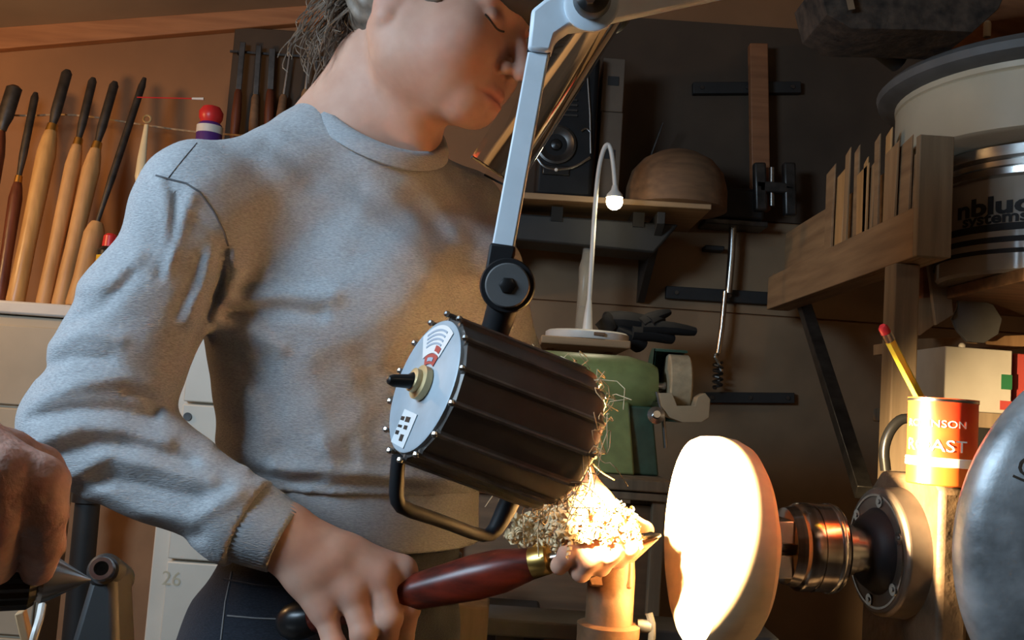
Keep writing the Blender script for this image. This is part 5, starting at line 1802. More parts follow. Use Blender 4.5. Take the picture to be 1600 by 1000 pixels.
def add_head(body, hp, RH, hr, hf, hu):
    # skull and face
    body.ell(hp(0, -0.015, 0.045), RH, (0.074, 0.096, 0.088), 0.02)
    body.ell(hp(0, 0.030, -0.030), RH, (0.060, 0.056, 0.080), 0.03)
    for s_ in (-1, 1):
        body.cap(hp(0.048 * s_, 0.000, -0.066), hp(0.016 * s_, 0.063, -0.084), 0.016, 0.015, 0.03)
        body.ball(hp(0.034 * s_, 0.038, -0.056), 0.025, 0.04)
        body.cap(hp(0.058 * s_, -0.005, -0.02), hp(0.048 * s_, 0.000, -0.066), 0.017, 0.016, 0.04)
        body.ball(hp(0.040 * s_, 0.054, -0.033), 0.022, 0.04)
        body.cap(hp(0.012 * s_, 0.082, 0.016), hp(0.042 * s_, 0.070, 0.018), 0.010, 0.008, 0.014)
    body.cap(hp(-0.010, 0.070, -0.087), hp(0.010, 0.070, -0.087), 0.0145, 0.0145, 0.02)
    body.ell(hp(0, 0.066, -0.070), RH, (0.030, 0.022, 0.026), 0.02)
    for s_ in (-1, 1):
        body.ball(hp(0.032 * s_, 0.101, -0.002), 0.018, 0.012, True)
        body.ell(hp(0.032 * s_, 0.073, -0.003), RH, (0.0155, 0.0125, 0.0115), 0.004)          # lidded eye
    body.cap(hp(0, 0.083, 0.006), hp(0, 0.112, -0.036), 0.0075, 0.0095, 0.012)
    body.ball(hp(0, 0.110, -0.040), 0.0095, 0.006)
    for s_ in (-1, 1):
        body.ball(hp(0.0115 * s_, 0.097, -0.042), 0.0078, 0.006)
        body.cap(hp(0.006 * s_, 0.104, -0.052), hp(0.008 * s_, 0.098, -0.051), 0.0028, 0.0024, 0.003, True)

    def front(x, z, lift=0.0):
        """point on the face surface straight ahead of (x, z)"""
        ys = np.linspace(0.125, 0.03, 200)
        d = body.eval(np.array([hp(x, y, z) for y in ys]))
        k = int(np.argmax(d < 0))
        return hp(x, ys[k] + lift, z)

    up_pts = [front(x, z, -0.0022) for x, z in ((-0.025, -0.0710), (-0.012, -0.0665), (0, -0.0660), (0.012, -0.0665), (0.025, -0.0710))]
    lo_pts = [front(x, z, -0.0022) for x, z in ((-0.022, -0.0745), (-0.011, -0.0785), (0, -0.0795), (0.011, -0.0785), (0.022, -0.0745))]
    body.chain(up_pts, [0.0025, 0.0052, 0.0050, 0.0052, 0.0025], 0.003)
    body.chain(lo_pts, [0.0028, 0.0056, 0.0062, 0.0056, 0.0028], 0.003)
    cr = [front(x, z, 0.0008) for x, z in ((-0.029, -0.0735), (-0.015, -0.0722), (0, -0.0728), (0.015, -0.0722), (0.029, -0.0735))]
    for a_, b_ in zip(cr[:-1], cr[1:]):
        body.cap(a_, b_, 0.0021, 0.0021, 0.003, True)
    for s_ in (-1, 1):
        ey = [front(x * s_, z, 0.0006) for x, z in ((0.018, -0.0085), (0.026, -0.0110), (0.034, -0.0115), (0.042, -0.0095), (0.048, -0.006))]
        for a_, b_ in zip(ey[:-1], ey[1:]):
            body.cap(a_, b_, 0.0015, 0.0015, 0.002, True)
        al = [front(x * s_, z, 0.0012) for x, z in ((0.0185, -0.037), (0.0205, -0.044), (0.017, -0.050))]
        for a_, b_ in zip(al[:-1], al[1:]):
            body.cap(a_, b_, 0.0018, 0.0018, 0.004, True)
    mc_ = front(0, -0.0875, 0.002)
    body.ball(mc_, 0.0045, 0.008, True)
    # ears
    for s_ in (-1, 1):
        er = np.array([hr * s_, hf, hu])
        body.ell(hp(0.078 * s_, -0.020, -0.008), RH, (0.009, 0.018, 0.031), 0.006)
        body.ell(hp(0.088 * s_, -0.018, -0.004), RH, (0.006, 0.010, 0.019), 0.004, True)
        body.ball(hp(0.076 * s_, -0.016, -0.038), 0.0078, 0.006)


body = SDF()
add_head(body, hp, RH, hr, hf, hu)
# neck
nk_top = hp(0, -0.040, -0.035)
body.cap(V3(neck0), nk_top, 0.052, 0.046, 0.018)
body.cap(V3(neck0) + V3(c_r) * 0.035 + V3(c_u) * 0.0, hp(0.010, 0.008, -0.070), 0.033, 0.026, 0.018)
body.cap(hp(0.058, -0.030, -0.050), V3(P(655, 236, 1.05)), 0.010, 0.009, 0.04)      # neck muscle
body.cap(V3(P(555, 205, 1.10)), V3(P(590, 110, 1.09)), 0.056, 0.043, 0.03)
body.cap(V3(P(580, 120, 1.09)), V3(P(532, 190, 1.10)), 0.034, 0.032, 0.04)
# trunk under the clothes, arms
body.cap(V3(neck0), V3(P(560, 330, 1.12)), 0.06, 0.08, 0.04)
body.ecap(V3(P(550, 330, 1.125)), V3(waist), 0.115, 0.115, fwd, 0.72, 0.05)
body.ecap(V3(waist), V3(P(525, 985, 1.14)), 0.115, 0.12, fwd, 0.75, 0.05)
body.cap(V3(Sr), V3(Sl), 0.04, 0.04, 0.04)
for S_, E_, W_ in ((Sr, Er, Wr), (Sl, El, Wl)):
    body.cap(V3(S_), V3(E_), 0.040, 0.034, 0.02)
    body.cap(V3(E_), V3(W_), 0.034, 0.024, 0.02)


def hand(b, wrist, mcps, fingers, thumb, rf=0.0088, rw=0.024, flat=None):
    """wrist, four knuckles, per finger a list of joints, thumb joints; all Vectors"""
    for i, m in enumerate(mcps):
        b.cap(V3(wrist), V3(m), rw * 0.86, rf * 1.30, 0.014)
    for i in range(3):
        b.cap(V3(wrist.lerp(mcps[i], 0.55)), V3(wrist.lerp(mcps[i + 1], 0.55)), rf * 1.5, rf * 1.5, 0.012)
        b.cap(V3(mcps[i].lerp(wrist, 0.12)), V3(mcps[i + 1].lerp(wrist, 0.12)), rf * 1.05, rf * 1.05, 0.008)
    for i, (m, fj) in enumerate(zip(mcps, fingers)):
        r = rf * (1.0, 1.03, 0.98, 0.86)[i]
        pts = [V3(m)] + [V3(q) for q in fj]
        rs = [r * 1.18, r * 1.06, r * 0.96, r * 0.82][:len(pts)]
        b.chain(pts, rs, 0.003, 0.006)
        b.ball(V3(m), r * 1.36, 0.006)
        if len(pts) > 1:
            b.ball(pts[1], r * 1.10, 0.004)
    tp = [V3(q) for q in thumb]
    b.chain(tp, [rf * 1.7, rf * 1.35, rf * 1.15, rf * 0.95][:len(tp)], 0.006, 0.015)


hand(body, Wr,
     [P(627, 893, 0.947), P(592, 902, 0.926), P(550, 926, 0.915), P(506, 952, 0.910)],
     [[P(637, 950, 0.936), P(630, 995, 0.952), P(612, 1003, 0.975)],
      [P(608, 966, 0.912), P(602, 1012, 0.930), P(590, 1020, 0.958)],
      [P(568, 990, 0.902), P(562, 1034, 0.922), P(556, 1040, 0.950)],
      [P(522, 1008, 0.898), P(518, 1044, 0.918), P(516, 1050, 0.944)]],
     [P(490, 866, 0.955), P(545, 888, 0.985), P(590, 898, 1.0), P(615, 905, 1.0)], 0.0113, 0.030)
hand(body, Wl,
     [P(974, 822, 0.872), P(944, 818, 0.862), P(914, 824, 0.858), P(888, 836, 0.860)],
     [[P(984, 852, 0.846), P(966, 872, 0.852), P(950, 872, 0.868)],
      [P(954, 862, 0.838), P(938, 884, 0.846), P(926, 882, 0.864)],
      [P(922, 872, 0.836), P(908, 894, 0.846), P(900, 890, 0.866)],
      [P(888, 866, 0.840), P(874, 884, 0.850), P(872, 880, 0.868)]],
     [P(915, 780, 0.935), P(950, 800, 0.925), P(985, 822, 0.912), P(1008, 828, 0.905)], 0.0092, 0.026)


def skin_tint(v):
    t = np.zeros(len(v))
    q = (v - V3(H)) @ RH.T
    lips = np.exp(-(((np.abs(q[:, 0]) / 0.026) ** 2 + ((q[:, 2] + 0.0728) / 0.0105) ** 2) ** 2)) * (q[:, 1] > 0.07)
    t = np.maximum(t, 0.75 * lips)
    for c, r, a in (((0.045, 0.06, -0.035), 0.03, 0.28), ((-0.045, 0.06, -0.035), 0.03, 0.28), ((0, 0.112, -0.038), 0.016, 0.25), ((0.075, -0.034, -0.02), 0.03, 0.35)):
        t = np.maximum(t, a * np.exp(-((q - np.array(c)) ** 2).sum(1) / r ** 2))
    brow = np.exp(-((q[:, 2] - 0.020 + 0.15 * np.abs(np.abs(q[:, 0]) - 0.03)) / 0.005) ** 2) * (np.abs(q[:, 0]) > 0.012) * (np.abs(q[:, 0]) < 0.052) * (q[:, 1] > 0.055)
    t = np.maximum(t, 0.8 * brow)
    for p_ in ((627, 893, 0.947), (592, 902, 0.926), (550, 926, 0.915), (506, 952, 0.910)):
        t = np.maximum(t, 0.30 * np.exp(-((v - V3(P(*p_))) ** 2).sum(1) / 0.016 ** 2))
    return t


pts_all = [hp(0.12, 0.15, 0.16), hp(-0.12, -0.15, -0.16), hp(0.12, -0.15, 0.16), hp(-0.12, 0.15, 0.16), V3(Er) - 0.06, V3(El) + 0.06, V3(P(520, 1060, 0.86)), V3(P(525, 985, 1.32)), V3(P(1020, 860, 0.82)), V3(Sr) + 0.06]
lo = np.min(pts_all, 0) - 0.01
hi = np.max(pts_all, 0) + 0.01
skin, sv, sf = sdf_object('body', body, 0.0024, lo, hi, M['skin'], turner, skin_tint)

# lashes and brow as fine dark pieces
tree = bvh(sv, sf)


def hsurf(x, z, out=0.0004):
    """point on the face in front of head coordinates (x, z)"""
    o = Vector(hp(x, 0.20, z))
    hit, nrm, _, _ = tree.ray_cast(o, -hf)
    return hit + hf * out if hit is not None else None


lash = [q for q in (hsurf(x, z, 0.0002) for x, z in ((0.017, -0.0075), (0.023, -0.0095), (0.030, -0.0105), (0.037, -0.0098), (0.044, -0.0075), (0.049, -0.005))) if q]
MB().tube(lash, 0.0011, 6, smooth=2).build('eyelashes', M['lash'], turner)
lash = [q for q in (hsurf(-x, z, 0.0002) for x, z in ((0.017, -0.0075), (0.023, -0.0095), (0.030, -0.0105), (0.037, -0.0098), (0.044, -0.0075), (0.049, -0.005))) if q]
MB().tube(lash, 0.0011, 6, smooth=2).build('eyelashes', M['lash'], turner)

# sweatshirt ---------------------------------------------------------
sw = SDF()
sw.ecap(V3(waist) + np.array([0, 0, 0.05]), V3(chest), 0.150, 0.152, fwd, 0.74, 0.05)
sw.ecap(V3(chest), V3(P(545, 330, 1.12)), 0.150, 0.125, fwd, 0.76, 0.06)
sw.cap(V3(Sr) + np.array([0, 0, 0.0]), V3(Sl), 0.056, 0.058, 0.05)
nb = P(585, 205, 1.10)
sw.cap(V3(Sr), V3(P(530, 228, 1.10)), 0.049, 0.044, 0.03)
sw.cap(V3(Sl), V3(P(636, 288, 1.13)), 0.046, 0.044, 0.04)
sw.cap(V3(P(540, 238, 1.10)), V3(P(606, 266, 1.08)), 0.052, 0.046, 0.05)
for pb_, rb_ in (((610, 455, 1.035), 0.068), ((735, 440, 1.135), 0.066)):
    sw.ball(V3(P(*pb_)), rb_, 0.07)
# sleeves
sw.cap(V3(Sr), V3(Er), 0.057, 0.058, 0.028)
sw.cap(V3(P(215, 480, 0.965)), V3(Er), 0.057, 0.061, 0.02)
cf0, cf1 = P(372, 806, 0.925), P(446, 843, 0.922)
sw.cap(V3(Er), V3(cf0), 0.060, 0.042, 0.02)
sw.cap(V3(cf0), V3(P(395, 818, 0.925)), 0.0465, 0.0455, 0.01)
sw.cap(V3(Sl), V3(El), 0.060, 0.055, 0.03)
cl0, cl1 = El.lerp(Wl, 0.62), El.lerp(Wl, 0.86)
sw.cap(V3(El), V3(cl0), 0.055, 0.038, 0.02)
# blouse over the hem band
hb0, hb1 = P(560, 738, 1.13), P(560, 822, 1.13)
sw.ecap(V3(P(560, 700, 1.13)), V3(P(560, 718, 1.13)), 0.160, 0.157, fwd, 0.76, 0.04)

# neck opening
NC = P(594, 196, 1.085)
NA = P(690, 238, 1.085) - NC
NB = P(577, 232, 1.015) - NC
Nn = NA.cross(NB).normalized()
if Nn.z < 0:
    Nn = -Nn
for k_ in range(1):
    sw.ecap(V3(NC + Nn * 0.02), V3(NC + Nn * 0.20), NA.length * 0.93, NA.length * 1.05, V3(NB), NB.length / NA.length, 0.008, True)

# folds: lines on the cloth (surveyed), depth in mm, half width in px
folds = [
    ([(262, 285), (300, 330), (340, 372), (356, 392)], -1.6, 5), ([(250, 282), (262, 330), (262, 400)], 3.0, 12), ([(300, 305), (285, 350), (262, 420)], 3.5, 12),
    ([(275, 310), (270, 370), (250, 430)], -3.0, 8), ([(215, 400), (180, 440), (130, 450)], 3.5, 14), ([(205, 430), (160, 480), (120, 500)], -3.5, 11),
    ([(350, 395), (345, 440), (318, 505), (300, 540)], -6.5, 11), ([(358, 400), (372, 420), (352, 470), (322, 510)], 5.0, 13),
    ([(330, 400), (318, 450), (296, 500)], 4, 13), ([(312, 400), (300, 440), (275, 490)], -3, 10),
    ([(370, 470), (440, 460), (520, 462)], 4.0, 15), ([(355, 485), (430, 484), (500, 492)], -4.5, 12), ([(345, 505), (400, 520), (440, 545)], 4, 14), ([(335, 520), (370, 560), (400, 600)], -3, 12),
    ([(60, 625), (120, 600), (200, 590), (250, 610)], 4.0, 13), ([(50, 655), (120, 640), (190, 640), (240, 650)], -4.5, 10),
    ([(60, 690), (130, 665), (200, 672), (262, 690)], 4.5, 12), ([(80, 715), (150, 690), (220, 700), (300, 722)], -4.5, 10), ([(110, 745), (170, 712), (250, 730), (330, 752)], 4.5, 12),
    ([(110, 770), (180, 745), (250, 765), (320, 780)], -4.0, 11), ([(140, 760), (220, 800), (300, 812), (370, 770)], 4.5, 14), ([(150, 800), (230, 832), (310, 838)], -3.5, 11),
    ([(60, 580), (110, 560), (170, 560)], -3.5, 10), ([(80, 540), (130, 520), (190, 530)], 3.0, 12),
    ([(245, 640), (225, 620), (200, 612)], -4.0, 9),
    ([(345, 700), (400, 742), (450, 752), (500, 748)], -2.5, 9), ([(400, 738), (450, 756), (480, 752), (510, 762), (560, 756), (620, 762), (700, 770), (770, 782)], -3.0, 9),
    ([(430, 728), (470, 736), (520, 738), (600, 744), (700, 752)], 5.0, 12), ([(505, 690), (520, 722)], 2.5, 11), ([(546, 690), (552, 722)], -2.2, 11),
    ([(480, 560), (500, 640), (505, 700)], 2.5, 24), ([(570, 560), (590, 640), (585, 720)], -2.5, 22), ([(410, 560), (430, 640), (440, 700)], -2.5, 20),
    ([(430, 250), (480, 300), (560, 330)], 2.2, 20), ([(640, 260), (690, 320), (720, 380)], 2.2, 18), ([(690, 250), (740, 300), (770, 360)], -2.0, 13),
    ([(420, 225), (500, 270), (560, 285)], -2.0, 14), ([(560, 400), (640, 430), (700, 470)], -2.0, 18),
]


def seg_dist(px, py, poly):
    d = np.full(len(px), 1e9)
    for (xa, ya), (xb, yb) in zip(poly[:-1], poly[1:]):
        dx, dy = xb - xa, yb - ya
        t = np.clip(((px - xa) * dx + (py - ya) * dy) / (dx * dx + dy * dy), 0, 1)
        d = np.minimum(d, np.hypot(px - xa - t * dx, py - ya - t * dy))
    return d


boxes = [(min(x for x, y in pl) - 3 * w_, max(x for x, y in pl) + 3 * w_, min(y for x, y in pl) - 3 * w_, max(y for x, y in pl) + 3 * w_) for pl, a_, w_ in folds]
tor_c = V3(P(555, 560, 1.13))


def sw_disp(p):
    x, y, d = project(p)
    out = np.zeros(len(p))
    x0, x1, y0, y1 = x.min(), x.max(), y.min(), y.max()
    # front layer only: nearer to the camera than the core of the limb below it
    front = np.clip((1.13 - d) / 0.04, 0, 1) * (x > 330) + (x <= 330) * np.clip((0.985 - d) / 0.03, 0, 1)
    for (pl, a_, w_), (bx0, bx1, by0, by1) in zip(folds, boxes):
        if x1 < bx0 or x0 > bx1 or y1 < by0 or y0 > by1:
            continue
        m = (x > bx0) & (x < bx1) & (y > by0) & (y < by1)
        if not m.any():
            continue
        dd = seg_dist(x[m], y[m], pl)
        out[m] -= a_ * 0.0012 * np.exp(-(dd / w_) ** 2)
    wob = 0.0012 * np.sin(p[:, 0] * 47 + p[:, 2] * 31 + 1.3) * np.sin(p[:, 2] * 53 - p[:, 0] * 22) + 0.0008 * np.sin(p[:, 0] * 90 + p[:, 1] * 70) * np.sin(p[:, 2] * 110)
    return out * front + wob


sw.disp = sw_disp
z_hem = V3(hb0)
arm_top = V3(Er)[2]


zhem = V3(P(560, 757, 1.13))[2]
cutr, cutr_n = V3(P(392, 816, 0.925)), V3((cf1 - cf0).normalized())
cutl, cutl_n = V3(cl0.lerp(cl1, 0.2)), V3((cl1 - cl0).normalized())


def sw_post(p, d):
    """straight cuts: trunk above the hem band, sleeves at the cuffs"""
    q = p - V3(waist)
    e = np.sqrt(((q @ V3(lft)) / 0.20) ** 2 + ((q @ V3(fwd)) / 0.165) ** 2)
    d = np.maximum(d, -np.maximum(p[:, 2] - zhem, (e - 1) * 0.15))
    for c, n_ in ((cutr, cutr_n), (cutl, cutl_n)):
        q = p - c
        d = np.maximum(d, -np.maximum(-(q @ n_), np.sqrt((q ** 2).sum(1)) - 0.058))
    return d


sw.post = sw_post
lo = np.min([V3(Er) - 0.1, V3(P(560, 900, 0.9)), V3(Sr) - 0.08], 0)
lo[2] = V3(P(385, 900, 0.92))[2]
hi = np.max([V3(Sl) + 0.09, V3(El) + 0.08, V3(P(560, 120, 1.3))], 0)
shirt, cv, cfc = sdf_object('sweatshirt', sw, 0.0034, lo, hi, M['sweater'], turner)
ctree = bvh(cv, cfc)


def drape(name, pts, r, material, parent, lift=0.0004, sub=6, flat=1.0):
    out = []
    for (xa, ya), (xb, yb) in zip(pts[:-1], pts[1:]):
        for i in range(sub):
            q = on_surface(ctree, xa + (xb - xa) * i / sub, ya + (yb - ya) * i / sub, lift)
            if q:
                out.append(q)
    if len(out) > 2:
        return MB().tube(out, r, 6).build(name, material, parent)


M['seam'] = mat('dark seam thread', (0.10, 0.10, 0.105), 0.9, 0, 0.1)
drape('shoulder_seam', [(244, 274), (262, 279), (290, 286), (312, 300), (334, 330), (350, 362), (358, 388)], 0.0011, M['seam'], shirt)
drape('shoulder_seam', [(262, 279), (285, 250), (312, 218)], 0.0005, M['seam'], shirt)

# collar band
ring = []
for k_ in range(64):
    a = 2 * math.pi * k_ / 64
    ring.append(NC + NA * math.cos(a) + NB * math.sin(a))
col_ = MB()
vs, fs = [], []
for k_ in range(64):
    a = 2 * math.pi * k_ / 64
    c0 = NC + NA * math.cos(a) + NB * math.sin(a)
    out = (NA.normalized() * math.cos(a) + NB.normalized() * math.sin(a)).normalized()
    for (o_, u_) in ((-0.007, 0.008), (-0.003, 0.0105), (0.003, 0.008), (0.008, 0.001), (0.010, -0.006), (0.004, -0.010), (-0.006, -0.006)):
        vs.append(c0 + out * o_ + Nn * u_)
for k_ in range(64):
    k2 = (k_ + 1) % 64
    for j in range(7):
        j2 = (j + 1) % 7
        fs.append((k_ * 7 + j, k_ * 7 + j2, k2 * 7 + j2, k2 * 7 + j))
col_.add(vs, fs).build('collar', M['rib_knit'], shirt, 0, 60)


def knit_cuff(a, b, r0, r1, name, flat=0.93, n=96, ribs=48, d=0.0008):
    mb = MB()
    fm_ = frame(a, b - a)
    L_ = (b - a).length
    vs, fs = [], []
    st = [(-0.004, r0 - 0.004), (0.0, r0 + 0.0005), (0.004, r0 + 0.002), (L_ * 0.5, (r0 + r1) / 2 + 0.002), (L_ - 0.006, r1 + 0.001), (L_ - 0.001, r1), (L_, r1 - 0.002), (L_ - 0.004, r1 - 0.004), (L_ * 0.3, r1 - 0.005)]
    for tt, r in st:
        for i in range(n):
            an = 2 * math.pi * i / n
            rr = r + d * math.cos(ribs * an) * (1 if r > r1 - 0.0025 else 0)
            vs.append(fm_ @ Vector((rr * math.cos(an), rr * flat * math.sin(an), tt)))
    for j in range(len(st) - 1):
        for i in range(n):
            i2 = (i + 1) % n
            fs.append((j * n + i, j * n + i2, (j + 1) * n + i2, (j + 1) * n + i))
    return mb.add(vs, fs).build(name, M['rib_knit'], shirt, 0, 0)


knit_cuff(P(372, 806, 0.925), P(446, 844, 0.922), 0.0420, 0.0355, 'cuff')
knit_cuff(cl0, cl1, 0.040, 0.031, 'cuff')

# hem band: a flat ribbed belt round the hips
vs, fs = [], []
n = 160
zt_, zb_2 = P(560, 748, 1.13), P(560, 840, 1.13)
axis = (zb_2 - zt_).normalized()
st = [(0.0, 0.150), (0.004, 0.157), (0.02, 0.158), (0.5, 0.157), (0.95, 0.158), (0.985, 0.157), (1.0, 0.154), (0.95, 0.152), (0.2, 0.150)]
Lh = (zb_2 - zt_).length
for tt, r in st:
    for i in range(n):
        an = 2 * math.pi * i / n
        rr = r + 0.0006 * math.cos(80 * an)
        c0 = zt_ + axis * (tt * Lh)
        vs.append(c0 + lft * (rr * math.cos(an)) + fwd * (rr * 0.75 * math.sin(an)))
for j in range(len(st) - 1):
    for i in range(n):
        i2 = (i + 1) % n
        fs.append((j * n + i, j * n + i2, (j + 1) * n + i2, (j + 1) * n + i))
MB().add(vs, fs).build('hem_band', M['rib_knit'], shirt, 0, 0)

# jeans and shoes -----------------------------------------------------
hipc = P(512, 985, 1.14)
jn = SDF()
jn.ecap(V3(P(550, 860, 1.135)), V3(hipc), 0.140, 0.158, fwd, 0.76, 0.04)
zk = 0.50
hipr, hipl = hipc - lft * 0.088, hipc + lft * 0.088
hipr.z = hipl.z = min(hipc.z - 0.02, 0.90)
kr, kl = Vector((hipr.x, hipr.y, zk)) + fwd * 0.03 - lft * 0.02, Vector((hipl.x, hipl.y, zk)) + fwd * 0.03 + lft * 0.02
ar, al = Vector((kr.x, kr.y, 0.09)) - fwd * 0.03 - lft * 0.02, Vector((kl.x, kl.y, 0.09)) - fwd * 0.03 + lft * 0.02
for a, b, c in ((hipr, kr, ar), (hipl, kl, al)):
    jn.cap(V3(a), V3(b), 0.088, 0.062, 0.04)
    jn.cap(V3(b), V3(c), 0.062, 0.050, 0.02)
jn.disp = lambda p: 0.0016 * np.sin(p[:, 2] * 60 + p[:, 0] * 40) * np.sin(p[:, 0] * 70 + p[:, 1] * 50)
lo = np.min([V3(hipr), V3(hipl), V3(ar), V3(al)], 0) - 0.20
hi = np.max([V3(hipr), V3(hipl), V3(ar), V3(al), V3(P(550, 800, 1.13))], 0) + 0.20
lo[2] = 0.02
zcut = P(550, 838, 1.135).z
jeans, jv, jf = sdf_object('jeans', jn, 0.006, lo, hi, M['denim'], turner, None, lambda v: v[:, 2] < zcut)
jtree = bvh(jv, jf)


def drape_j(name, pts, r, material, sub=6):
    out = []
    for (xa, ya), (xb, yb) in zip(pts[:-1], pts[1:]):
        for i in range(sub + 1):
            q = on_surface(jtree, xa + (xb - xa) * i / sub, ya + (yb - ya) * i / sub, 0.0005)
            if q:
                out.append(q)
    if len(out) > 2:
        MB().tube(out, r, 6).build(name, material, jeans)


M['stitch'] = mat('pale stitching', (0.20, 0.19, 0.18), 0.9, 0, 0.1)
drape_j('stitching', [(362, 893), (352, 940), (345, 1000)], 0.0009, M['stitch'])
drape_j('stitching', [(355, 962), (400, 966), (450, 968)], 0.0009, M['stitch'])
drape_j('waistband_edge', [(350, 905), (400, 915), (460, 920)], 0.0012, M['denim'])
for a in (ar, al):
    sh = SDF()
    heel, toe = Vector((a.x, a.y, 0.045)) - fwd * 0.04, Vector((a.x, a.y, 0.036)) + fwd * 0.15
    sh.cap(V3(heel), V3(toe), 0.042, 0.034, 0.02)
    sh.cap(V3(Vector((a.x, a.y, 0.08))), V3(heel), 0.045, 0.042, 0.02)
    l_ = np.min([V3(heel), V3(toe)], 0) - 0.07
    h_ = np.max([V3(heel), V3(toe)], 0) + 0.09
    so, _, _ = sdf_object('shoe', sh, 0.006, l_, h_, M['black_matte'], turner, None, None)
    MB().hexa([heel + fwd * -0.04 - lft * 0.035 - UP * (heel.z - 0.0005), toe + fwd * 0.03 - lft * 0.03 - UP * (toe.z - 0.0005), toe + fwd * 0.03 + lft * 0.03 - UP * (toe.z - 0.0005), heel - fwd * 0.04 + lft * 0.035 - UP * (heel.z - 0.0005),
               heel + fwd * -0.04 - lft * 0.035 - UP * (heel.z - 0.02), toe + fwd * 0.03 - lft * 0.03 - UP * (toe.z - 0.02), toe + fwd * 0.03 + lft * 0.03 - UP * (toe.z - 0.02), heel - fwd * 0.04 + lft * 0.035 - UP * (heel.z - 0.02)]).build('sole', M['gasket'], so, 0.006)

# hair, cap, visor ----------------------------------------------------
hs = SDF()
hs.ell(hp(0, -0.020, 0.050), RH, (0.081, 0.103, 0.092), 0.02)
hs.ell(hp(0, -0.068, -0.004), RH, (0.062, 0.050, 0.052), 0.03)
hs.ell(hp(0, 0.08, -0.03), RH, (0.10, 0.068, 0.060), 0.01, True)
hs.ell(hp(0.085, -0.030, -0.012), RH, (0.022, 0.024, 0.036), 0.006, True)
for s_ in (-1, 1):
    hs.ell(hp(0.068 * s_, 0.016, 0.012), RH, (0.012, 0.024, 0.030), 0.01)
hs.ell(hp(0, -0.122, 0.034), RH, (0.036, 0.034, 0.040), 0.02)
hs.disp = lambda p: 0.0016 * np.sin(((p - V3(H)) @ RH[1]) * 260 + ((p - V3(H)) @ RH[2]) * 330) + 0.001 * np.sin(((p - V3(H)) @ RH[0]) * 500)
pp = [hp(a, b, c) for a in (-0.12, 0.12) for b in (-0.18, 0.12) for c in (-0.09, 0.16)]
hair, _, _ = sdf_object('hair', hs, 0.004, np.min(pp, 0), np.max(pp, 0), M['hair'], turner)
strands = MB()
for i in range(290):
    # loose strands at the nape and round the bun
    a = rng.random()
    x = 0.055 * (rng.random() * 2 - 1)
    p0 = hp(x, -0.085 - 0.03 * rng.random(), -0.035 + 0.07 * rng.random())
    g = rng.normal(0, 0.006, 3)
    L_ = 0.022 + 0.035 * rng.random()
    back, down = -V3(hf), -V3(hu)
    p1 = p0 + back * L_ * 0.5 + down * L_ * (0.3 + 0.5 * rng.random()) + g * 0.4
    p2 = p1 + back * L_ * (0.5 * rng.random() - 0.1) + down * L_ * (0.6 + 0.3 * rng.random()) + g
    p3 = p2 - back * L_ * 0.4 * rng.random() + down * L_ * 0.4 * rng.random() + rng.normal(0, 0.003, 3)
    strands.tube([p0, p1, p2, p3], [0.0009, 0.0008, 0.0004], 4, smooth=2)
so = strands.build('loose_strands', M['hair'], hair)
so['kind'] = 'stuff'
# cap: cloth dome with a short brim
cp = SDF()
cp.ell(hp(0, -0.008, 0.062), RH, (0.088, 0.112, 0.092), 0.02)
cp.ell(hp(0, 0.07, 0.028), RH, (0.084, 0.075, 0.012), 0.015)
cp.ell(hp(0, -0.05, -0.032), RH, (0.2, 0.20, 0.060), 0.004, True)
pp = [hp(a, b, c) for a in (-0.12, 0.12) for b in (-0.16, 0.18) for c in (-0.03, 0.18)]
capo, _, _ = sdf_object('cap', cp, 0.004, np.min(pp, 0), np.max(pp, 0), M['cap'], turner)
# visor sheet
vm = MB()
n, mrows = 40, 14
vs, fs = [], []
for layer in (0.0, 0.0012):
    for j in range(mrows + 1):
        z = 0.045 + (-0.150 - 0.045) * j / mrows
        yf = 0.187 + (0.139 - 0.187) * j / mrows - 0.012 * math.sin(math.pi * j / mrows) * 0
        for i in range(n + 1):
            a = R(-82) + R(112) * i / n
            zz = z + 0.018 * (1 - math.cos(a)) * (j / mrows)
            x = (0.118 - layer) * math.sin(a)
            y = 0.035 + (yf - 0.035 - layer) * math.cos(a) - 0.028 * (j / mrows) * (1 - math.cos(a)) * 0
            vs.append(Vector(hp(x, y, zz)))
W_ = n + 1
T_ = W_ * (mrows + 1)
for j in range(mrows):
    for i in range(n):
        fs.append((j * W_ + i, j * W_ + i + 1, (j + 1) * W_ + i + 1, (j + 1) * W_ + i))
vm.add(vs[:T_], fs)
visor = vm.build('visor', M['visor'], turner, 0, 0)
visor['label'] = 'clear curved face visor with bright reflections'
edge = [vs[mrows * W_ + i] for i in range(W_)]
MB().tube(edge, 0.0014, 6).build('visor_edge', M['black_matte'], visor)
edge = [vs[i] for i in range(W_)]
MB().tube([e + hu * 0.008 for e in edge], 0.007, 8).build('visor_band', M['black'], visor)

# ------------------------------------------------------------------ second person's hand at the left edge
sec = SDF()
w2 = P(-190, 640, 0.56)
hand(sec, w2, [P(56, 758, 0.545), P(-8, 745, 0.530), P(-72, 765, 0.525), P(-128, 795, 0.53)],
     [[P(66, 800, 0.545), P(68, 850, 0.56), P(58, 890, 0.585)],
      [P(-4, 805, 0.53), P(-8, 855, 0.545), P(-6, 888, 0.568)],
      [P(-70, 815, 0.528), P(-72, 862, 0.54), P(-70, 890, 0.56)],
      [P(-130, 840, 0.53), P(-132, 875, 0.54), P(-130, 895, 0.56)]],
     [P(-60, 700, 0.57), P(10, 715, 0.59), P(60, 732, 0.61), P(82, 752, 0.615)], 0.0122, 0.032)
el2 = Vector((-0.60, 0.34, 1.04))
sh2 = Vector((-0.69, 0.08, 1.31))
tc = Vector((-0.83, -0.04, 1.30))
H2 = Vector((-0.80, -0.01, 1.63))
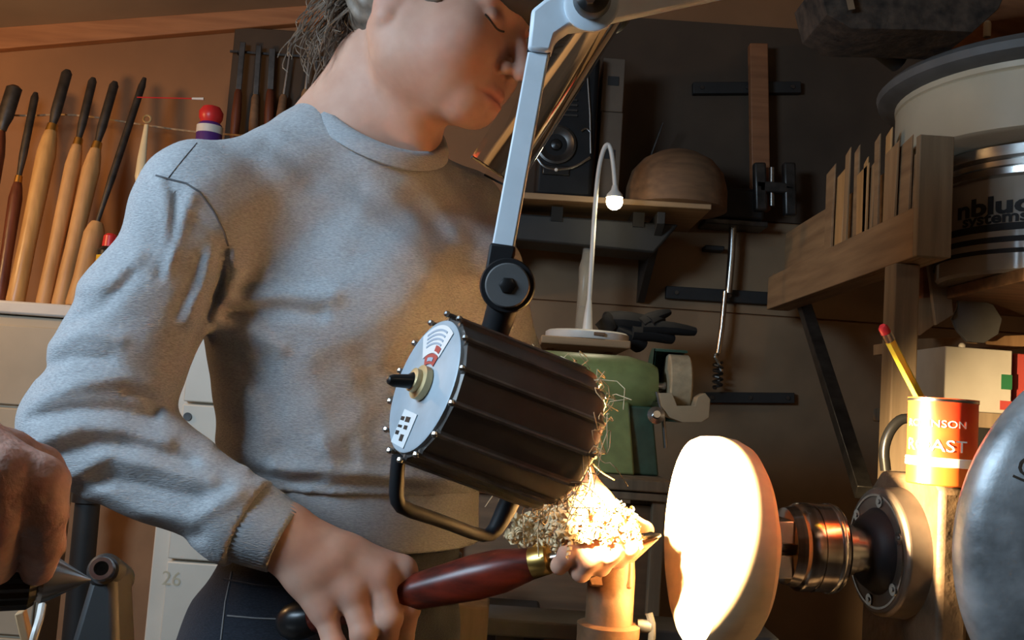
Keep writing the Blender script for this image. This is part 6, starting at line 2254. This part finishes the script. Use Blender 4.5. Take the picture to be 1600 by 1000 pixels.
hf2 = Vector((0.72, 0.62, -0.30)).normalized()
hr2 = hf2.cross(Vector((0, 0, 1))).normalized()
hu2 = hr2.cross(hf2).normalized()
RH2 = np.array([hr2, hf2, hu2])


def hp2(x, y, z):
    return V3(H2) + RH2.T @ np.array([x, y, z])


sec.cap(V3(w2), V3(el2), 0.030, 0.042, 0.02)
sec.cap(V3(el2), V3(sh2), 0.042, 0.05, 0.02)
sec.cap(V3(sh2), V3(tc), 0.05, 0.06, 0.03)
sec.cap(V3(tc), hp2(0, -0.03, -0.03), 0.06, 0.055, 0.03)
add_head(sec, hp2, RH2, hr2, hf2, hu2)
second = thing('person', Vector((tc.x, tc.y, 0)), 'hand of a second person reaching in at the left edge, gripping a live centre', 'person')
q1 = [V3(w2), V3(el2), V3(sh2), V3(P(110, 900, 0.66)), V3(P(-120, 920, 0.48)), V3(P(100, 650, 0.5)), hp2(0.14, 0.16, 0.17), hp2(-0.14, -0.16, 0.17), V3(tc) - 0.1]
sdf_object('body', sec, 0.0028, np.min(q1, 0) - 0.06, np.max(q1, 0) + 0.06, M['skin_second'], second)
slv = SDF()
bx2 = Vector((0.66, -0.75, 0)).normalized()          # across his shoulders
slv.cap(V3(w2.lerp(el2, 0.50)), V3(el2), 0.046, 0.058, 0.01)
slv.cap(V3(el2), V3(sh2), 0.058, 0.070, 0.03)
slv.ecap(V3(Vector((tc.x, tc.y, 1.24))), V3(Vector((tc.x, tc.y, 0.98))), 0.17, 0.16, (0.75, 0.66, 0), 0.72, 0.05)
slv.cap(V3(sh2), V3(tc), 0.065, 0.07, 0.05)
so2 = tc + bx2 * 0.20 - Vector((0, 0, 0.02))
slv.cap(V3(tc), V3(so2), 0.07, 0.062, 0.05)
slv.cap(V3(so2), V3(so2 - Vector((0, 0.02, 0.30))), 0.062, 0.055, 0.03)
q2 = [V3(w2), V3(el2), V3(sh2), V3(tc), V3(so2), V3(Vector((tc.x, tc.y, 0.95)))]
sdf_object('jacket', slv, 0.008, np.min(q2, 0) - 0.22, np.max(q2, 0) + 0.2, M['leather'], second)
hs2 = SDF()
hs2.ell(hp2(0, -0.020, 0.050), RH2, (0.080, 0.102, 0.092), 0.02)
hs2.ell(hp2(0, 0.08, -0.03), RH2, (0.10, 0.075, 0.075), 0.01, True)
q4 = [hp2(a, b, c) for a in (-0.12, 0.12) for b in (-0.15, 0.12) for c in (-0.09, 0.16)]
sdf_object('hair', hs2, 0.006, np.min(q4, 0), np.max(q4, 0), M['hair'], second)
tr2 = SDF()
for s_ in (-1, 1):
    o_ = bx2 * (0.09 * s_)
    tr2.cap(V3(Vector((tc.x, tc.y, 0.95)) + o_), V3(Vector((tc.x, tc.y, 0.06)) + o_), 0.09, 0.055, 0.03)
    tr2.cap(V3(Vector((tc.x, tc.y, 0.045)) + o_), V3(Vector((tc.x + 0.09, tc.y + 0.08, 0.04)) + o_), 0.042, 0.036, 0.02)
q3 = [V3(Vector((tc.x, tc.y, 1.05))), V3(Vector((tc.x, tc.y, 0.0)))]
sdf_object('trousers', tr2, 0.01, np.min(q3, 0) - 0.28, np.max(q3, 0) + 0.28, M['denim'], second)

# ------------------------------------------------------------------ shavings and dust
sh = MB()


def curl(p, ax_, r, turns, pitch, w_):
    fm_ = frame(p, ax_)
    n_ = int(turns * 10) + 2
    vs, fs = [], []
    for i in range(n_):
        a = i * 2 * math.pi / 10
        rr = r * (1 - 0.3 * i / n_)
        for dz in (0, w_):
            vs.append(fm_ @ Vector((rr * math.cos(a), rr * math.sin(a), pitch * i / 10 + dz)))
    for i in range(n_ - 1):
        fs.append((2 * i, 2 * i + 1, 2 * i + 3, 2 * i + 2))
    sh.add(vs, fs)


def rv(s_=1.0):
    return Vector(rng.normal(0, s_, 3))


# heap on the left hand, round the cuff and on the tool
for i in range(420):
    px, py = 800 + 195 * rng.random(), 0
    top_ = np.interp(px, [800, 840, 880, 905, 930, 985, 1000], [812, 797, 772, 758, 785, 806, 836])
    bot_ = np.interp(px, [800, 840, 880, 905, 930, 985, 1000], [842, 858, 850, 842, 842, 836, 842])
    py = top_ + (bot_ - top_) * rng.random()
    d = 0.85 + 0.10 * rng.random() if px > 870 else 0.90 + 0.07 * rng.random()
    q = on_surface(tree, px, py, 0.004 + 0.006 * rng.random())
    p = q if q is not None and rng.random() < 0.8 else P(px, py, d)
    curl(p, rv(), 0.0022 + 0.0035 * rng.random(), 1.0 + 2.0 * rng.random(), 0.002 + 0.003 * rng.random(), 0.0015 + 0.002 * rng.random())
# wisps caught on the lamp rim
for i in range(70):
    a = rng.random() * 2 * math.pi
    p = fm @ Vector((0.060 * math.cos(a), 0.060 * math.sin(a), LB - 0.004 + 0.002 * rng.random()))
    px, py, _ = project(V3(p)[None])
    if py[0] < 560 or px[0] < 800:
        continue
    sh.tube([p, p + rv(0.006), p + rv(0.010), p + rv(0.012) - UP * 0.01], 0.0004, 4, smooth=1)
for (pts_) in ([(905, 690), (918, 712), (926, 745), (930, 780)], [(912, 640), (935, 640), (928, 615), (940, 600)], [(905, 655), (925, 650), (940, 632), (932, 612), (948, 622)], [(892, 735), (912, 728), (925, 742), (918, 765), (928, 785)],
               [(842, 812), (840, 840), (842, 870)], [(905, 700), (935, 735), (960, 750)]):
    sh.tube([P(x, y, np.interp(y, [600, 690, 780, 860], [0.765, 0.775, 0.85, 0.885]) + 0.004 * rng.random()) for x, y in pts_], 0.0007, 5, smooth=2)
so = sh.build('wood_shavings', M['shaving'], None, 0, 0)
tag(so, 'pale curly wood shavings heaped over the left hand and lamp rim', 'shavings', None, 'stuff')
